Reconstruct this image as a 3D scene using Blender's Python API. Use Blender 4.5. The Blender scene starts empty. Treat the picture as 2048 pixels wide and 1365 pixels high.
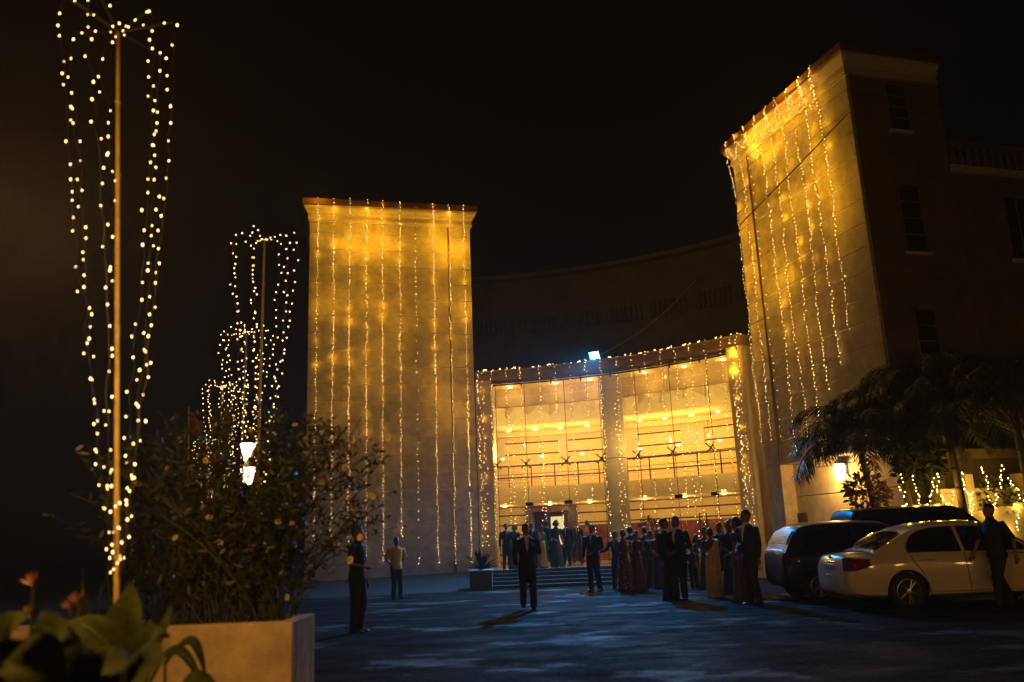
import bpy, bmesh, math, random
from math import sin, cos, pi, radians as RD, hypot, atan2
from mathutils import Vector, Matrix, noise
random.seed(7)
sc = bpy.context.scene
# ------------------------------------------------------------------ camera
PW, PH, FOC = 2048, 1365, 1707.0
HOR, ROLL, CH = 1083.0, 0.04, 1.42
PITCH = math.atan((HOR - PH / 2) / FOC)
FW = Vector((0, cos(PITCH), sin(PITCH)))
U0 = Vector((1, 0, 0)).cross(FW)
RT = Vector((1, 0, 0)) * cos(ROLL) - U0 * sin(ROLL)
UP = U0 * cos(ROLL) + Vector((1, 0, 0)) * sin(ROLL)
CAM = Vector((0, 0, CH))
cd = bpy.data.cameras.new('camera'); cam = bpy.data.objects.new('camera', cd)
sc.collection.objects.link(cam); sc.camera = cam
cd.sensor_width = 36.0; cd.lens = FOC / PW * 36.0; cd.clip_start = 0.05; cd.clip_end = 2000
cam.matrix_world = Matrix(((RT.x, UP.x, -FW.x, 0), (RT.y, UP.y, -FW.y, 0), (RT.z, UP.z, -FW.z, CH), (0, 0, 0, 1)))
cd.dof.use_dof = True; cd.dof.focus_distance = 29.0; cd.dof.aperture_fstop = 1.15
# ------------------------------------------------------------------ night sky
wd = bpy.data.worlds.new('World'); sc.world = wd; wd.use_nodes = True
wn = wd.node_tree; bg = wn.nodes['Background']
sky = wn.nodes.new('ShaderNodeTexSky'); sky.sky_type = 'NISHITA'; sky.sun_disc = False
sky.sun_elevation = RD(16); sky.sun_rotation = RD(200)
wn.links.new(sky.outputs[0], bg.inputs[0]); bg.inputs[1].default_value = 0.0003
md = bpy.data.lights.new('faint_fill_sun', 'SUN'); md.energy = 0.004; md.angle = RD(.5); md.color = (1, .93, .85)  # no moon is visible; faint sun lamp added so dark walls stay readable
mo = bpy.data.objects.new('faint_fill_sun', md); sc.collection.objects.link(mo)
mo.rotation_euler = (RD(60), 0, RD(-40))
sc.view_settings.view_transform = 'Standard'; sc.view_settings.look = 'None'
sc.view_settings.exposure = 0; sc.view_settings.gamma = 1; sc.view_settings.use_curve_mapping = False
sc.cycles.use_denoising = True
sc.cycles.max_bounces = 6; sc.cycles.diffuse_bounces = 3; sc.cycles.glossy_bounces = 3
sc.cycles.transparent_max_bounces = 16; sc.cycles.transmission_bounces = 4
sc.cycles.sample_clamp_indirect = 3.0; sc.cycles.caustics_reflective = False; sc.cycles.caustics_refractive = False
sc.cycles.use_light_tree = True
sc.cycles.use_adaptive_sampling = True; sc.cycles.adaptive_threshold = .035; sc.cycles.adaptive_min_samples = 20

# ------------------------------------------------------------------ pixel -> world
def ray(px, py): return FW + RT * ((px - PW / 2) / FOC) - UP * ((py - PH / 2) / FOC)
def atz(px, py, z):
    d = ray(px, py); return CAM + d * ((z - CH) / d.z)
def aty(px, py, y):
    d = ray(px, py); return CAM + d * (y / d.y)
def onplane(px, py, O, ang):                 # vertical plane through O along ang: returns (u, z)
    d = ray(px, py); t = Vector((cos(ang), sin(ang))); n = Vector((-t.y, t.x))
    k = (Vector(O[:2]).dot(n)) / (Vector((d.x, d.y)).dot(n))
    p = CAM + d * k
    return (Vector((p.x, p.y)) - Vector(O[:2])).dot(t), p.z
# ------------------------------------------------------------------ materials
MATS = {}
def mat(name, col, rough=.7, metal=0., noise_s=0., amt=.25, bump=0., bscale=20., spec=.5, coat=0., emit=None, es=0., col2=None, det=4):
    if name in MATS: return MATS[name]
    m = bpy.data.materials.new(name); m.use_nodes = True; nt = m.node_tree; b = nt.nodes['Principled BSDF']
    b.inputs['Roughness'].default_value = rough; b.inputs['Metallic'].default_value = metal
    b.inputs['Specular IOR Level'].default_value = spec; b.inputs['Coat Weight'].default_value = coat
    b.inputs['Base Color'].default_value = (*col, 1)
    tc = nt.nodes.new('ShaderNodeTexCoord')
    if noise_s:
        n = nt.nodes.new('ShaderNodeTexNoise'); n.inputs['Scale'].default_value = noise_s; n.inputs['Detail'].default_value = det
        n.inputs['Roughness'].default_value = .65
        nt.links.new(tc.outputs['Object'], n.inputs['Vector'])
        r = nt.nodes.new('ShaderNodeValToRGB'); c2 = col2 or tuple(c * (1 - amt) for c in col)
        r.color_ramp.elements[0].position = .3; r.color_ramp.elements[1].position = .72
        r.color_ramp.elements[0].color = (*c2, 1)
        r.color_ramp.elements[1].color = (*[min(1, c * (1 + amt * .5)) for c in col], 1)
        nt.links.new(n.outputs[0], r.inputs[0]); nt.links.new(r.outputs[0], b.inputs['Base Color'])
    if bump:
        n2 = nt.nodes.new('ShaderNodeTexNoise'); n2.inputs['Scale'].default_value = bscale; n2.inputs['Detail'].default_value = 6
        nt.links.new(tc.outputs['Object'], n2.inputs['Vector'])
        bp = nt.nodes.new('ShaderNodeBump'); bp.inputs['Strength'].default_value = bump; bp.inputs['Distance'].default_value = .03
        nt.links.new(n2.outputs[0], bp.inputs['Height']); nt.links.new(bp.outputs[0], b.inputs['Normal'])
    if emit:
        b.inputs['Emission Color'].default_value = (*emit, 1); b.inputs['Emission Strength'].default_value = es
    MATS[name] = m; return m
def emis(name, col, s):
    if name in MATS: return MATS[name]
    m = bpy.data.materials.new(name); m.use_nodes = True; nt = m.node_tree; nt.nodes.clear()
    e = nt.nodes.new('ShaderNodeEmission'); o = nt.nodes.new('ShaderNodeOutputMaterial')
    e.inputs[0].default_value = (*col, 1); e.inputs[1].default_value = s
    nt.links.new(e.outputs[0], o.inputs[0]); MATS[name] = m; return m
def glassmat(name, tint=(1, 1, 1), refl=.5, rough=0.01):
    m = bpy.data.materials.new(name); m.use_nodes = True; nt = m.node_tree; nt.nodes.clear()
    o = nt.nodes.new('ShaderNodeOutputMaterial'); mx = nt.nodes.new('ShaderNodeMixShader')
    t = nt.nodes.new('ShaderNodeBsdfTransparent'); g = nt.nodes.new('ShaderNodeBsdfGlossy'); f = nt.nodes.new('ShaderNodeFresnel')
    f.inputs[0].default_value = 1.5; t.inputs[0].default_value = (*tint, 1); g.inputs['Roughness'].default_value = rough
    mu = nt.nodes.new('ShaderNodeMath'); mu.operation = 'MULTIPLY'; mu.inputs[1].default_value = refl * 2
    nt.links.new(f.outputs[0], mu.inputs[0]); nt.links.new(mu.outputs[0], mx.inputs[0])
    nt.links.new(t.outputs[0], mx.inputs[1]); nt.links.new(g.outputs[0], mx.inputs[2]); nt.links.new(mx.outputs[0], o.inputs[0])
    MATS[name] = m; return m

M_RENDER = mat('cream_render', (.62, .54, .43), .9, noise_s=2.6, amt=.3, bump=.55, bscale=38)
M_JOINT = mat('pale_joint', (.84, .81, .75), .8, noise_s=5, amt=.1)
M_TRIM = mat('cream_trim', (.66, .57, .46), .75, noise_s=3, amt=.15, bump=.15, bscale=30)
M_FASCIA = mat('brown_fascia', (.16, .07, .035), .6, noise_s=4, amt=.3)
M_DARKW = mat('shaded_render', (.19, .145, .10), .9, noise_s=1.2, amt=.35, bump=.4, bscale=25)  # darker copy of the cream render; shade of unlit walls put into the colour
M_PIPE = mat('brown_pipe', (.16, .08, .035), .5, noise_s=6, amt=.3)
M_BLACK = mat('black_metal', (.015, .013, .012), .45, noise_s=9, amt=.3)
M_WINDOW = mat('dark_glass', (.006, .007, .008), .12, spec=.6, noise_s=1, amt=.1)
M_WIRE = mat('wire_green', (.02, .02, .012), .6, noise_s=20, amt=.2)
def asphalt():
    m = mat('damp_asphalt', (.026, .026, .027), .55, spec=.12); nt = m.node_tree; b = nt.nodes['Principled BSDF']; tc = nt.nodes.new('ShaderNodeTexCoord')
    def nz(sc_, scale, det=8):
        mp = nt.nodes.new('ShaderNodeMapping'); mp.inputs['Scale'].default_value = sc_; n = nt.nodes.new('ShaderNodeTexNoise'); n.inputs['Scale'].default_value = scale; n.inputs['Detail'].default_value = det; n.inputs['Roughness'].default_value = .7
        nt.links.new(tc.outputs['Object'], mp.inputs[0]); nt.links.new(mp.outputs[0], n.inputs['Vector']); return n
    def ramp(n, p0, c0, p1, c1):
        r = nt.nodes.new('ShaderNodeValToRGB'); e = r.color_ramp.elements; e[0].position = p0; e[1].position = p1; e[0].color = (*c0, 1); e[1].color = (*c1, 1); nt.links.new(n.outputs[0], r.inputs[0]); return r
    n1 = nz((.7, 1.5, 1), 1.6, 12); r1 = ramp(n1, .36, (.008, .008, .008), .68, (.034, .034, .034)); nt.links.new(r1.outputs[0], b.inputs['Base Color'])
    n2 = nz((.7, 1.3, 1), 1.1, 10); r2 = ramp(n2, .35, (.55,) * 3, .65, (.95,) * 3); nt.links.new(r2.outputs[0], b.inputs['Roughness'])
    n5 = nz((1, 1, 1), 26, 3); r5 = ramp(n5, .40, (.35,) * 3, .62, (1.6,) * 3); mm = nt.nodes.new('ShaderNodeMix'); mm.data_type = 'RGBA'; mm.blend_type = 'MULTIPLY'; mm.inputs[0].default_value = 1
    nt.links.new(r1.outputs[0], mm.inputs[6]); nt.links.new(r5.outputs[0], mm.inputs[7]); nt.links.new(mm.outputs[2], b.inputs['Base Color'])
    n6 = nz((.8, 1.1, 1), .55, 6); r6 = ramp(n6, .56, (.015,) * 3, .70, (.8,) * 3); nt.links.new(r6.outputs[0], b.inputs['Specular IOR Level'])
    n3 = nz((1, 1, 1), 32); n4 = nz((1, 1, 1), 5); mx = nt.nodes.new('ShaderNodeMath'); mx.operation = 'ADD'; nt.links.new(n3.outputs[0], mx.inputs[0]); nt.links.new(n4.outputs[0], mx.inputs[1])
    bp = nt.nodes.new('ShaderNodeBump'); bp.inputs['Strength'].default_value = .8; bp.inputs['Distance'].default_value = .02; nt.links.new(mx.outputs[0], bp.inputs['Height']); nt.links.new(bp.outputs[0], b.inputs['Normal'])
    return m
M_ASPH = asphalt()
M_SOIL = mat('dark_soil', (.035, .028, .02), .95, noise_s=2.5, amt=.4, bump=.8, bscale=9)
M_STONE = mat('step_stone', (.10, .09, .085), .5, noise_s=4, amt=.35, bump=.15, bscale=30)
M_NOSE = mat('step_nosing', (.42, .39, .34), .5, noise_s=6, amt=.25)
BULB_C = (1.0, .55, .15)
M_BULB = [emis('warm_bulb_%d' % i, BULB_C, s) for i, s in enumerate((34, 50, 22))]
M_BULBW = emis('white_warm_bulb', (1.0, .60, .26), 14)
for m_ in M_BULB + [M_BULBW]: m_.cycles.emission_sampling = 'FRONT'

# ------------------------------------------------------------------ mesh builders
C = sc.collection
class MB:
    def __init__(s): s.v = []; s.f = []; s.mi = []
    def add(s, vs, fs, mi=0):
        o = len(s.v); s.v += [tuple(p) for p in vs]; s.f += [tuple(i + o for i in f) for f in fs]; s.mi += [mi] * len(fs); return s
    def box(s, a, b, mi=0):
        (x0, y0, z0), (x1, y1, z1) = a, b
        vs = [(x0, y0, z0), (x1, y0, z0), (x1, y1, z0), (x0, y1, z0), (x0, y0, z1), (x1, y0, z1), (x1, y1, z1), (x0, y1, z1)]
        return s.add(vs, [(0, 3, 2, 1), (4, 5, 6, 7), (0, 1, 5, 4), (1, 2, 6, 5), (2, 3, 7, 6), (3, 0, 4, 7)], mi)
    def obox(s, c, hx, hy, hz, rz=0., mi=0, M=None):
        M = M or Matrix.Rotation(rz, 3, 'Z'); vs = []
        for dz in (-hz, hz):
            for dx, dy in ((-hx, -hy), (hx, -hy), (hx, hy), (-hx, hy)): vs.append(Vector(c) + M @ Vector((dx, dy, dz)))
        return s.add(vs, [(0, 3, 2, 1), (4, 5, 6, 7), (0, 1, 5, 4), (1, 2, 6, 5), (2, 3, 7, 6), (3, 0, 4, 7)], mi)
    def loft(s, rings, mi=0, caps=True):
        n = len(rings[0]); vs = [p for r in rings for p in r]; fs = []
        for k in range(len(rings) - 1):
            for i in range(n):
                j = (i + 1) % n; fs.append((k * n + i, k * n + j, (k + 1) * n + j, (k + 1) * n + i))
        if caps: fs += [tuple(reversed(range(n))), tuple(range((len(rings) - 1) * n, len(rings) * n))]
        return s.add(vs, fs, mi)
    def tube(s, pts, rad, n=6, mi=0, flat=1., caps=True):
        pts = [Vector(p) for p in pts]; rings = []; N = len(pts)
        if not hasattr(rad, '__len__'): rad = [rad] * N
        ref = None
        for k in range(N):
            d = (pts[min(k + 1, N - 1)] - pts[max(k - 1, 0)])
            if d.length < 1e-9: d = Vector((0, 0, 1))
            d.normalize()
            if ref is None: ref = Vector((1, 0, 0)) if abs(d.x) < .8 else Vector((0, 1, 0))
            a = ref - d * ref.dot(d); a.normalize(); ref = a; b = d.cross(a)
            rings.append([pts[k] + a * (rad[k] * cos(2 * pi * i / n)) + b * (rad[k] * flat * sin(2 * pi * i / n)) for i in range(n)])
        return s.loft(rings, mi, caps)
    def lathe(s, prof, c=(0, 0, 0), n=12, mi=0, sx=1., sy=1.):
        rings = [[(c[0] + r * sx * cos(2 * pi * i / n), c[1] + r * sy * sin(2 * pi * i / n), c[2] + z) for i in range(n)] for r, z in prof]
        return s.loft(rings, mi)
    def prism(s, poly, z0, z1, mi=0):
        return s.loft([[(x, y, z0) for x, y in poly], [(x, y, z1) for x, y in poly]], mi)
    def octa(s, c, r, mi=0, rz=None):
        x, y, z = c; rz = rz or r
        return s.add([(x + r, y, z), (x, y + r, z), (x - r, y, z), (x, y - r, z), (x, y, z + rz), (x, y, z - rz)],
                     [(0, 1, 4), (1, 2, 4), (2, 3, 4), (3, 0, 4), (1, 0, 5), (2, 1, 5), (3, 2, 5), (0, 3, 5)], mi)
    def ball(s, c, r, n=8, m=5, mi=0, sx=1, sy=1, sz=1):
        prof = [(max(1e-4, sin(pi * k / m)) * r, -cos(pi * k / m) * r * sz) for k in range(m + 1)]
        return s.lathe(prof, c, n, mi, sx, sy)
    def mesh(s, name, mats):
        me = bpy.data.meshes.new(name); me.from_pydata(s.v, [], s.f)
        for m in (mats if isinstance(mats, (list, tuple)) else [mats]): me.materials.append(m)
        if any(s.mi): me.polygons.foreach_set('material_index', s.mi)
        me.update(); return me
    def build(s, name, mats, parent=None, smooth=False, kind=None):
        me = s.mesh(name, mats)
        if smooth: me.polygons.foreach_set('use_smooth', [True] * len(me.polygons))
        return link(name, me, parent, kind)
def link(name, me, parent=None, kind=None):
    o = bpy.data.objects.new(name, me); C.objects.link(o); o.parent = parent
    if kind: o['kind'] = kind
    return o
def tag(o, label, cat, group=None):
    o['label'] = label; o['category'] = cat
    if group: o['group'] = group
    return o
def thing(name, label, cat, loc=(0, 0, 0), rz=0., group=None):
    o = bpy.data.objects.new(name, None); C.objects.link(o); o.location = loc; o.rotation_euler = (0, 0, rz)
    o.empty_display_size = .1
    return tag(o, label, cat, group)
def copy_tree(o, parent=None):
    c = o.copy(); C.objects.link(c); c.parent = parent
    for ch in list(o.children): copy_tree(ch, c)
    return c
def bevel(o, w=.01, seg=2):
    m = o.modifiers.new('bevel', 'BEVEL'); m.width = w; m.segments = seg; m.limit_method = 'ANGLE'; return o
def lamp(name, kind, loc, energy, col, parent=None, **kw):
    l = bpy.data.lights.new(name, kind); l.energy = energy; l.color = col
    for k, v in kw.items(): setattr(l, k, v)
    o = bpy.data.objects.new(name, l); C.objects.link(o); o.location = loc; o.parent = parent; return o

# ------------------------------------------------------------------ ground
g = MB(); g.add([(-400, -60, 0), (400, -60, 0), (400, 700, 0), (-400, 700, 0)], [(0, 1, 2, 3)])
o = g.build('ground', M_SOIL); o['kind'] = 'structure'
def sheet(name, poly, z, m, nx=1):
    b = MB(); b.add([(x, y, z) for x, y in poly], [tuple(range(len(poly)))]); o = b.build(name, m); o['kind'] = 'structure'; return o
# forecourt: a gently uneven asphalt sheet
def grid_sheet(name, x0, x1, y0, y1, nx, ny, zf, m):
    b = MB(); vs = []; fs = []
    for j in range(ny + 1):
        for i in range(nx + 1):
            x = x0 + (x1 - x0) * i / nx; y = y0 + (y1 - y0) * j / ny; vs.append((x, y, zf(x, y)))
    for j in range(ny):
        for i in range(nx): k = j * (nx + 1) + i; fs.append((k, k + 1, k + nx + 2, k + nx + 1))
    b.add(vs, fs); o = b.build(name, m, smooth=True); o['kind'] = 'structure'; return o
grid_sheet('forecourt', -12, 26, -8, 34, 150, 170, lambda x, y: .006 + .006 * noise.noise((x * .6, y * .6, 3)), M_ASPH)

# ------------------------------------------------------------------ the two towers
HT = 14.4; TW = 6.26; TD = 3.06
AL = atan2(32.41 - 30.98, 6.09); AR = atan2(21.66 - 27.5, 9.62 - 7.93)
OL = Vector((-7.62, 30.98, 0)); OR = Vector((7.93, 27.5, 0)); TWR = 6.08
def cornice(mb, w, d, z0):
    # swept moulding round three sides (profile: outward offset, height)
    prof = [(0, 0), (.05, 0), (.05, .07), (.085, .07), (.085, .16), (.06, .19), (.06, .30), (.10, .33), (.14, .42), (.21, .50), (.24, .56), (.24, .62), (0, .62)]
    rings = []
    for off, z in prof:
        rings.append([(-off, d + .0, z0 + z), (-off, -off, z0 + z), (w + off, -off, z0 + z), (w + off, d, z0 + z)])
    n = 4; vs = [p for r in rings for p in r]; fs = []
    for k in range(len(rings) - 1):
        for i in range(3): fs.append((k * n + i, k * n + i + 1, (k + 1) * n + i + 1, (k + 1) * n + i))
    mb.add(vs, fs)
COURSE = .66
def tower(name, label, O, ang, w, zlow, joints):
    t = thing(name, label, 'tower', O, ang)
    # core wall behind the courses, pale: shows only in the joints
    b = MB(); b.box((.02, .02, zlow), (w - .02, TD, HT)); b.build('wall_core', M_JOINT, t)
    groove = .85                                    # corner strip width
    z = zlow; k = 0; top = HT - .66
    while z < top - .05:
        z1 = min(z + COURSE, top); jt = joints
        b = MB()
        x0, x1 = (groove + .06, w - .0) if name == 'window_tower' else (0, w - groove - .06)
        b.box((x0, -.0, z + jt), (x1, .1, z1))
        o = bevel(b.build('course', M_RENDER, t), .004, 1)
        b = MB()
        if name == 'window_tower': b.box((0, -.03, z + jt), (groove, .1, z1))
        else: b.box((w - groove, -.03, z + jt), (w, .1, z1))
        bevel(b.build('corner_block', M_RENDER, t), .008, 1)
        z = z1; k += 1
    b = MB(); xg = groove if name == 'window_tower' else w - groove - .06
    b.box((xg + .004, -.045, zlow), (xg + .056, .05, top)); b.build('downpipe', M_PIPE, t)
    b = MB(); cornice(b, w, TD, top); b.build('cornice', M_TRIM, t)
    b = MB(); b.box((-.3, -.3, HT - .04), (w + .3, TD + .1, HT + .2)); bevel(b.build('roof_slab', M_FASCIA, t), .015, 1)
    b = MB(); b.box((-.25, -.25, HT + .2), (w + .25, TD, HT + .23)); b.build('coping', M_FASCIA, t)
    return t
tl = tower('plain_tower', 'tall cream tower with a blank front, standing behind the flowering bush', OL, AL, TW, .1, .011)
tr = tower('window_tower', 'tall cream tower with dark windows down one side, above the parked cars', OR, AR, TWR, 3.45, .03)
# --- lower storey of the window tower, recessed under the overhang
b = MB(); b.box((0, 0, 0), (.8, TD, 3.44)); o = b.build('corner_pier', M_RENDER, tr)
zz = 0
for zz in [i * .8 for i in range(5)]:
    b = MB(); b.box((.8, .45, zz + .02), (TWR - .25, .8, min(zz + .8, 3.42))); bevel(b.build('base_course', M_RENDER, tr), .01, 1)
b = MB(); b.box((.78, .6, 0), (TWR - .3, TD - .05, 3.43)); b.build('base_core', M_TRIM, tr)
b = MB(); b.box((.8, -.005, 3.40), (TWR, .62, 3.448)); b.build('soffit', M_TRIM, tr)
# side wall, its shade put into a darker render colour: courses too, with windows
AS = AR + pi / 2
OS = OR + Vector((cos(AR), sin(AR), 0)) * TWR
def side_u(px, py): return onplane(px, py, OS, AS)
wins = [((1762, 138), (1800, 262)), ((1793, 372), (1832, 505)), ((1825, 622), (1860, 745))]
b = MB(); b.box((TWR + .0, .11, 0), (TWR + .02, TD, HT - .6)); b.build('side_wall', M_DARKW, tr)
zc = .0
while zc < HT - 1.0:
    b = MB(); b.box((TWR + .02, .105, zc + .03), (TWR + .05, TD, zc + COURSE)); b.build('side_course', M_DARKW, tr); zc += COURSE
for (a, c_) in wins:
    u0, z1 = side_u(*a); u1, z0 = side_u(*c_)
    u1 = min(u1, TD - .3); z1 = min(z1, HT - .8)
    if u1 - u0 < .5: u1 = u0 + .62
    b = MB(); b.box((TWR + .035, u0, z0), (TWR + .065, u1, z1)); f = b.build('window', M_WINDOW, tr)
    b = MB(); e = .06
    for q in range(3):
        zz = z0 + (z1 - z0) * (q + 1) / 4; b = MB(); b.box((TWR + .065, u0, zz - .02), (TWR + .085, u1, zz + .02)); b.build('transom', M_DARKW, f)
    b = MB(); b.box((TWR + .05, u0 - .1, z0 - .1), (TWR + .12, u1 + .1, z0 - .02)); b.build('sill', M_TRIM, f)
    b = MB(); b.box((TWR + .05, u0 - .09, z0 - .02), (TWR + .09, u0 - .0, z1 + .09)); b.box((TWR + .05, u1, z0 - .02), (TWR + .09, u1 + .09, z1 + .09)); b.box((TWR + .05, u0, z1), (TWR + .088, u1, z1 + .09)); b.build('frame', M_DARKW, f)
# black cable slung round the window tower
u, zc1 = onplane(1690, 235, OR, AR); u2, zc2 = onplane(1492, 445, OR, AR)
b = MB(); b.tube([(.0, -.06, zc2), (3, -.055, (zc1 + zc2) / 2 - .02), (TWR, -.06, zc1)], .018, 5)
o = b.build('cable', M_WIRE); o.location = OR; o.rotation_euler = (0, 0, AR)
tag(o, 'thin black cable stretched across the upper front of the tower with side windows', 'cable')
for q in range(3):
    u, z = onplane(1655 + q * 9.5, 131 - q * 8, OR, AR)
    b = MB(); b.box((u - .05, -.02, z - .09), (u + .05, .05, z + .09)); b.build('vent_hole', M_BLACK, tr)

# --- lower wing continuing from the side of the window tower
wing = thing('side_wing', 'unlit two storey wing with a stone balustrade beyond the window tower', 'building', OR, AR)
u_, zb0 = side_u(1900, 335); _, zb1 = side_u(1900, 282)
WL = 12.0
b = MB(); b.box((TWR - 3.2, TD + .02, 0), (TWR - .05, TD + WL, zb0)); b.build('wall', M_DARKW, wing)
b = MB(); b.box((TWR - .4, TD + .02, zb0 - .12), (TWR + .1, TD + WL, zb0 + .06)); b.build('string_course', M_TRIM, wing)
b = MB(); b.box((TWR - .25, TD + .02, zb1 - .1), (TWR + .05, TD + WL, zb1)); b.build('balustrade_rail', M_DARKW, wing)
bal = MB(); hb = zb1 - .1 - zb0 - .06
bal.lathe([(.07, 0), (.07, .05), (.04, .08), (.085, hb * .35), (.05, hb * .65), (.035, hb * .8), (.07, hb - .04), (.07, hb)], n=8)
bme = bal.mesh('baluster', M_DARKW)
for q in range(34):
    o = link('baluster', bme, wing); o.location = (TWR - .1, TD + .3 + q * .28, zb0 + .06)
u0, z1 = side_u(2010, 395); u1, z0 = side_u(2075, 520)
b = MB(); b.box((TWR - .06, u0, z0), (TWR - .03, u1, z1)); f = b.build('window', M_WINDOW, wing)
b = MB(); b.box((TWR - .04, u0 - .1, z0 - .1), (TWR + .04, u1 + .1, z0)); b.build('sill', M_TRIM, f)
b = MB(); b.box((TWR - .03, (u0 + u1) / 2 - .03, z0), (TWR - .01, (u0 + u1) / 2 + .03, z1)); b.build('mullion', M_DARKW, f)

# ------------------------------------------------------------------ curved glass hall
AC = Vector((-3.06, 18.52)); R0 = 14.47; PH0, PH1 = RD(83.6), RD(41.2)
def P(r, ph, z): return (AC.x + r * cos(ph), AC.y + r * sin(ph), z)
def phi_px(px, r, py=900):
    d = ray(px, py); d2 = Vector((d.x, d.y)); L = d2.length; d2 /= L
    bq = -AC.dot(d2); cq = AC.dot(AC) - r * r; disc = bq * bq - cq
    k = -bq + math.sqrt(max(0, disc)); p = d2 * k - AC; return atan2(p.y, p.x), k / L
def z_px(px, py, r):
    ph, k = phi_px(px, r, py); return CH + ray(px, py).z * k
def slab(mb, r0, r1, p0, p1, z0, z1, n=16, mi=0):
    n = max(1, n); rings = []
    for k in range(n + 1):
        a = p0 + (p1 - p0) * k / n; rings.append([P(r0, a, z0), P(r1, a, z0), P(r1, a, z1), P(r0, a, z1)])
    return mb.loft(rings, mi)
hall = thing('entrance_hall', 'brightly lit curved glass entrance hall between the two cream towers', 'building')
M_HALLW = mat('hall_cream', (.76, .61, .34), .7, noise_s=2, amt=.08)
M_BULK = mat('hall_bulkhead', (.62, .47, .24), .7, noise_s=2.2, amt=.15)
M_GROOVE = mat('groove_brown', (.09, .04, .02), .8, noise_s=4, amt=.2)
M_WOOD = mat('red_wood', (.20, .045, .018), .35, noise_s=3, amt=.5, col2=(.09, .02, .01))
M_DWOOD = mat('dark_wood', (.06, .02, .012), .4, noise_s=5, amt=.4)
M_FLOOR = mat('hall_floor', (.55, .38, .2), .18, noise_s=1.2, amt=.15)
M_COL = mat('hall_column', (.70, .58, .36), .6, noise_s=2, amt=.1)
M_GLASS = glassmat('hall_glass', (.97, .97, .95), .55)
M_STEEL = mat('dark_steel', (.03, .028, .025), .35, metal=.6, noise_s=8, amt=.3)
M_SPOT = emis('downlight_glow', (1, .72, .3), 14)
ZL = .52
ZF = 7.84
slab(MB0 := MB(), R0 - .28, R0 + .35, PH0, PH1, ZF - .32, ZF, 24); MB0.build('fascia', mat('tan_fascia', (.36, .25, .15), .7, noise_s=3, amt=.2), hall)
slab(MB0 := MB(), R0 - .34, R0 + .40, PH0, PH1, ZF + .002, ZF + .06, 24); MB0.build('coping', mat('coping_stone', (.45, .36, .26), .7, noise_s=3, amt=.2), hall)
b = MB(); b.tube([P(R0 - .12, PH0 + (PH1 - PH0) * k / 24, ZF - .50) for k in range(25)], .03, 6); b.build('support_rod', M_STEEL, hall)
b = MB()
for k in range(9): b.box(*[tuple(Vector(P(R0 - .1, PH0 + (PH1 - PH0) * (k + .5) / 9, ZF - .5)) + Vector((s * .025, s * .03, s * .1))) for s in (-1, 1)])
b.build('rod_bracket', M_STEEL, hall)
# roof behind the fascia and side cheeks
slab(MB0 := MB(), R0 + .36, R0 + 8, PH0, PH1, ZF - .3, ZF - .1, 16); MB0.build('roof', M_DARKW, hall)
slab(MB0 := MB(), R0 - .3, R0 + .5, PH0 + RD(.1), PH0 - RD(2.35), .0, ZF - .33, 2); MB0.build('end_pier', M_TRIM, hall)
slab(MB0 := MB(), R0 - .3, R0 + .5, PH1 + RD(2.3), PH1 - RD(.2), .0, ZF - .33, 2); MB0.build('end_pier', M_TRIM, hall)
GP0, GP1 = PH0 - RD(2.35), PH1 + RD(2.3)
jx = [1050, 1130, 1200, 1273, 1343, 1420]
jp = [GP0] + [phi_px(x, R0 + .03)[0] for x in jx] + [GP1]
rows = [ZL, 2.8, 4.28, 6.85, ZF - .33]
for c_ in range(len(jp) - 1):
    for r_ in range(4):
        b = MB(); slab(b, R0, R0 + .02, jp[c_] - RD(.04), jp[c_ + 1] + RD(.04), rows[r_] + .012, rows[r_ + 1] - .012, 3)
        b.build('glass_pane', M_GLASS, hall)
sp = MB()
for sx in (-1, 1):
    for sz in (-1, 1):
        sp.tube([(0, .05, 0), (sx * .15, 0, sz * .15)], [.028, .02], 6); sp.lathe([(.035, -.02), (.035, .02)], (sx * .15, -.0, sz * .15), 8)
sp.lathe([(.05, -.05), (.05, .05)], (0, .06, 0), 8); sp.tube([(0, .06, 0), (0, .35, 0)], .02, 6)
spm = sp.mesh('spider_fitting', M_STEEL)
for a in jp[1:-1] + [GP0 - RD(.3)]:
    o = link('spider_fitting', spm, hall); o.location = P(R0 + .06, a, 4.28); o.rotation_euler = (0, 0, a - pi / 2)
    b = MB(); b.tube([P(R0 + .3, a, ZL), P(R0 + .3, a, ZF - .4)], .012, 5); b.build('tension_rod', M_STEEL, hall)
# central column
pc, _ = phi_px(1229, R0 + 1.0)
b = MB(); b.obox(P(R0 + 1.0, pc, (ZL + ZF) / 2 - .1), .42, .42, (ZF - ZL) / 2 - .15, pc - pi / 2 + .35); col = bevel(b.build('column', M_COL, hall), .02, 2)
b = MB(); b.obox(P(R0 + 1.0, pc, 4.3), .427, .427, .012, pc - pi / 2 + .35); b.build('column_joint', M_GROOVE, col)
# floor and landing
b = MB(); slab(b, R0 - .3, R0 + 10, PH0, PH1, ZL - .3, ZL - .002, 20); b.build('floor', M_FLOOR, hall)
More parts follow.
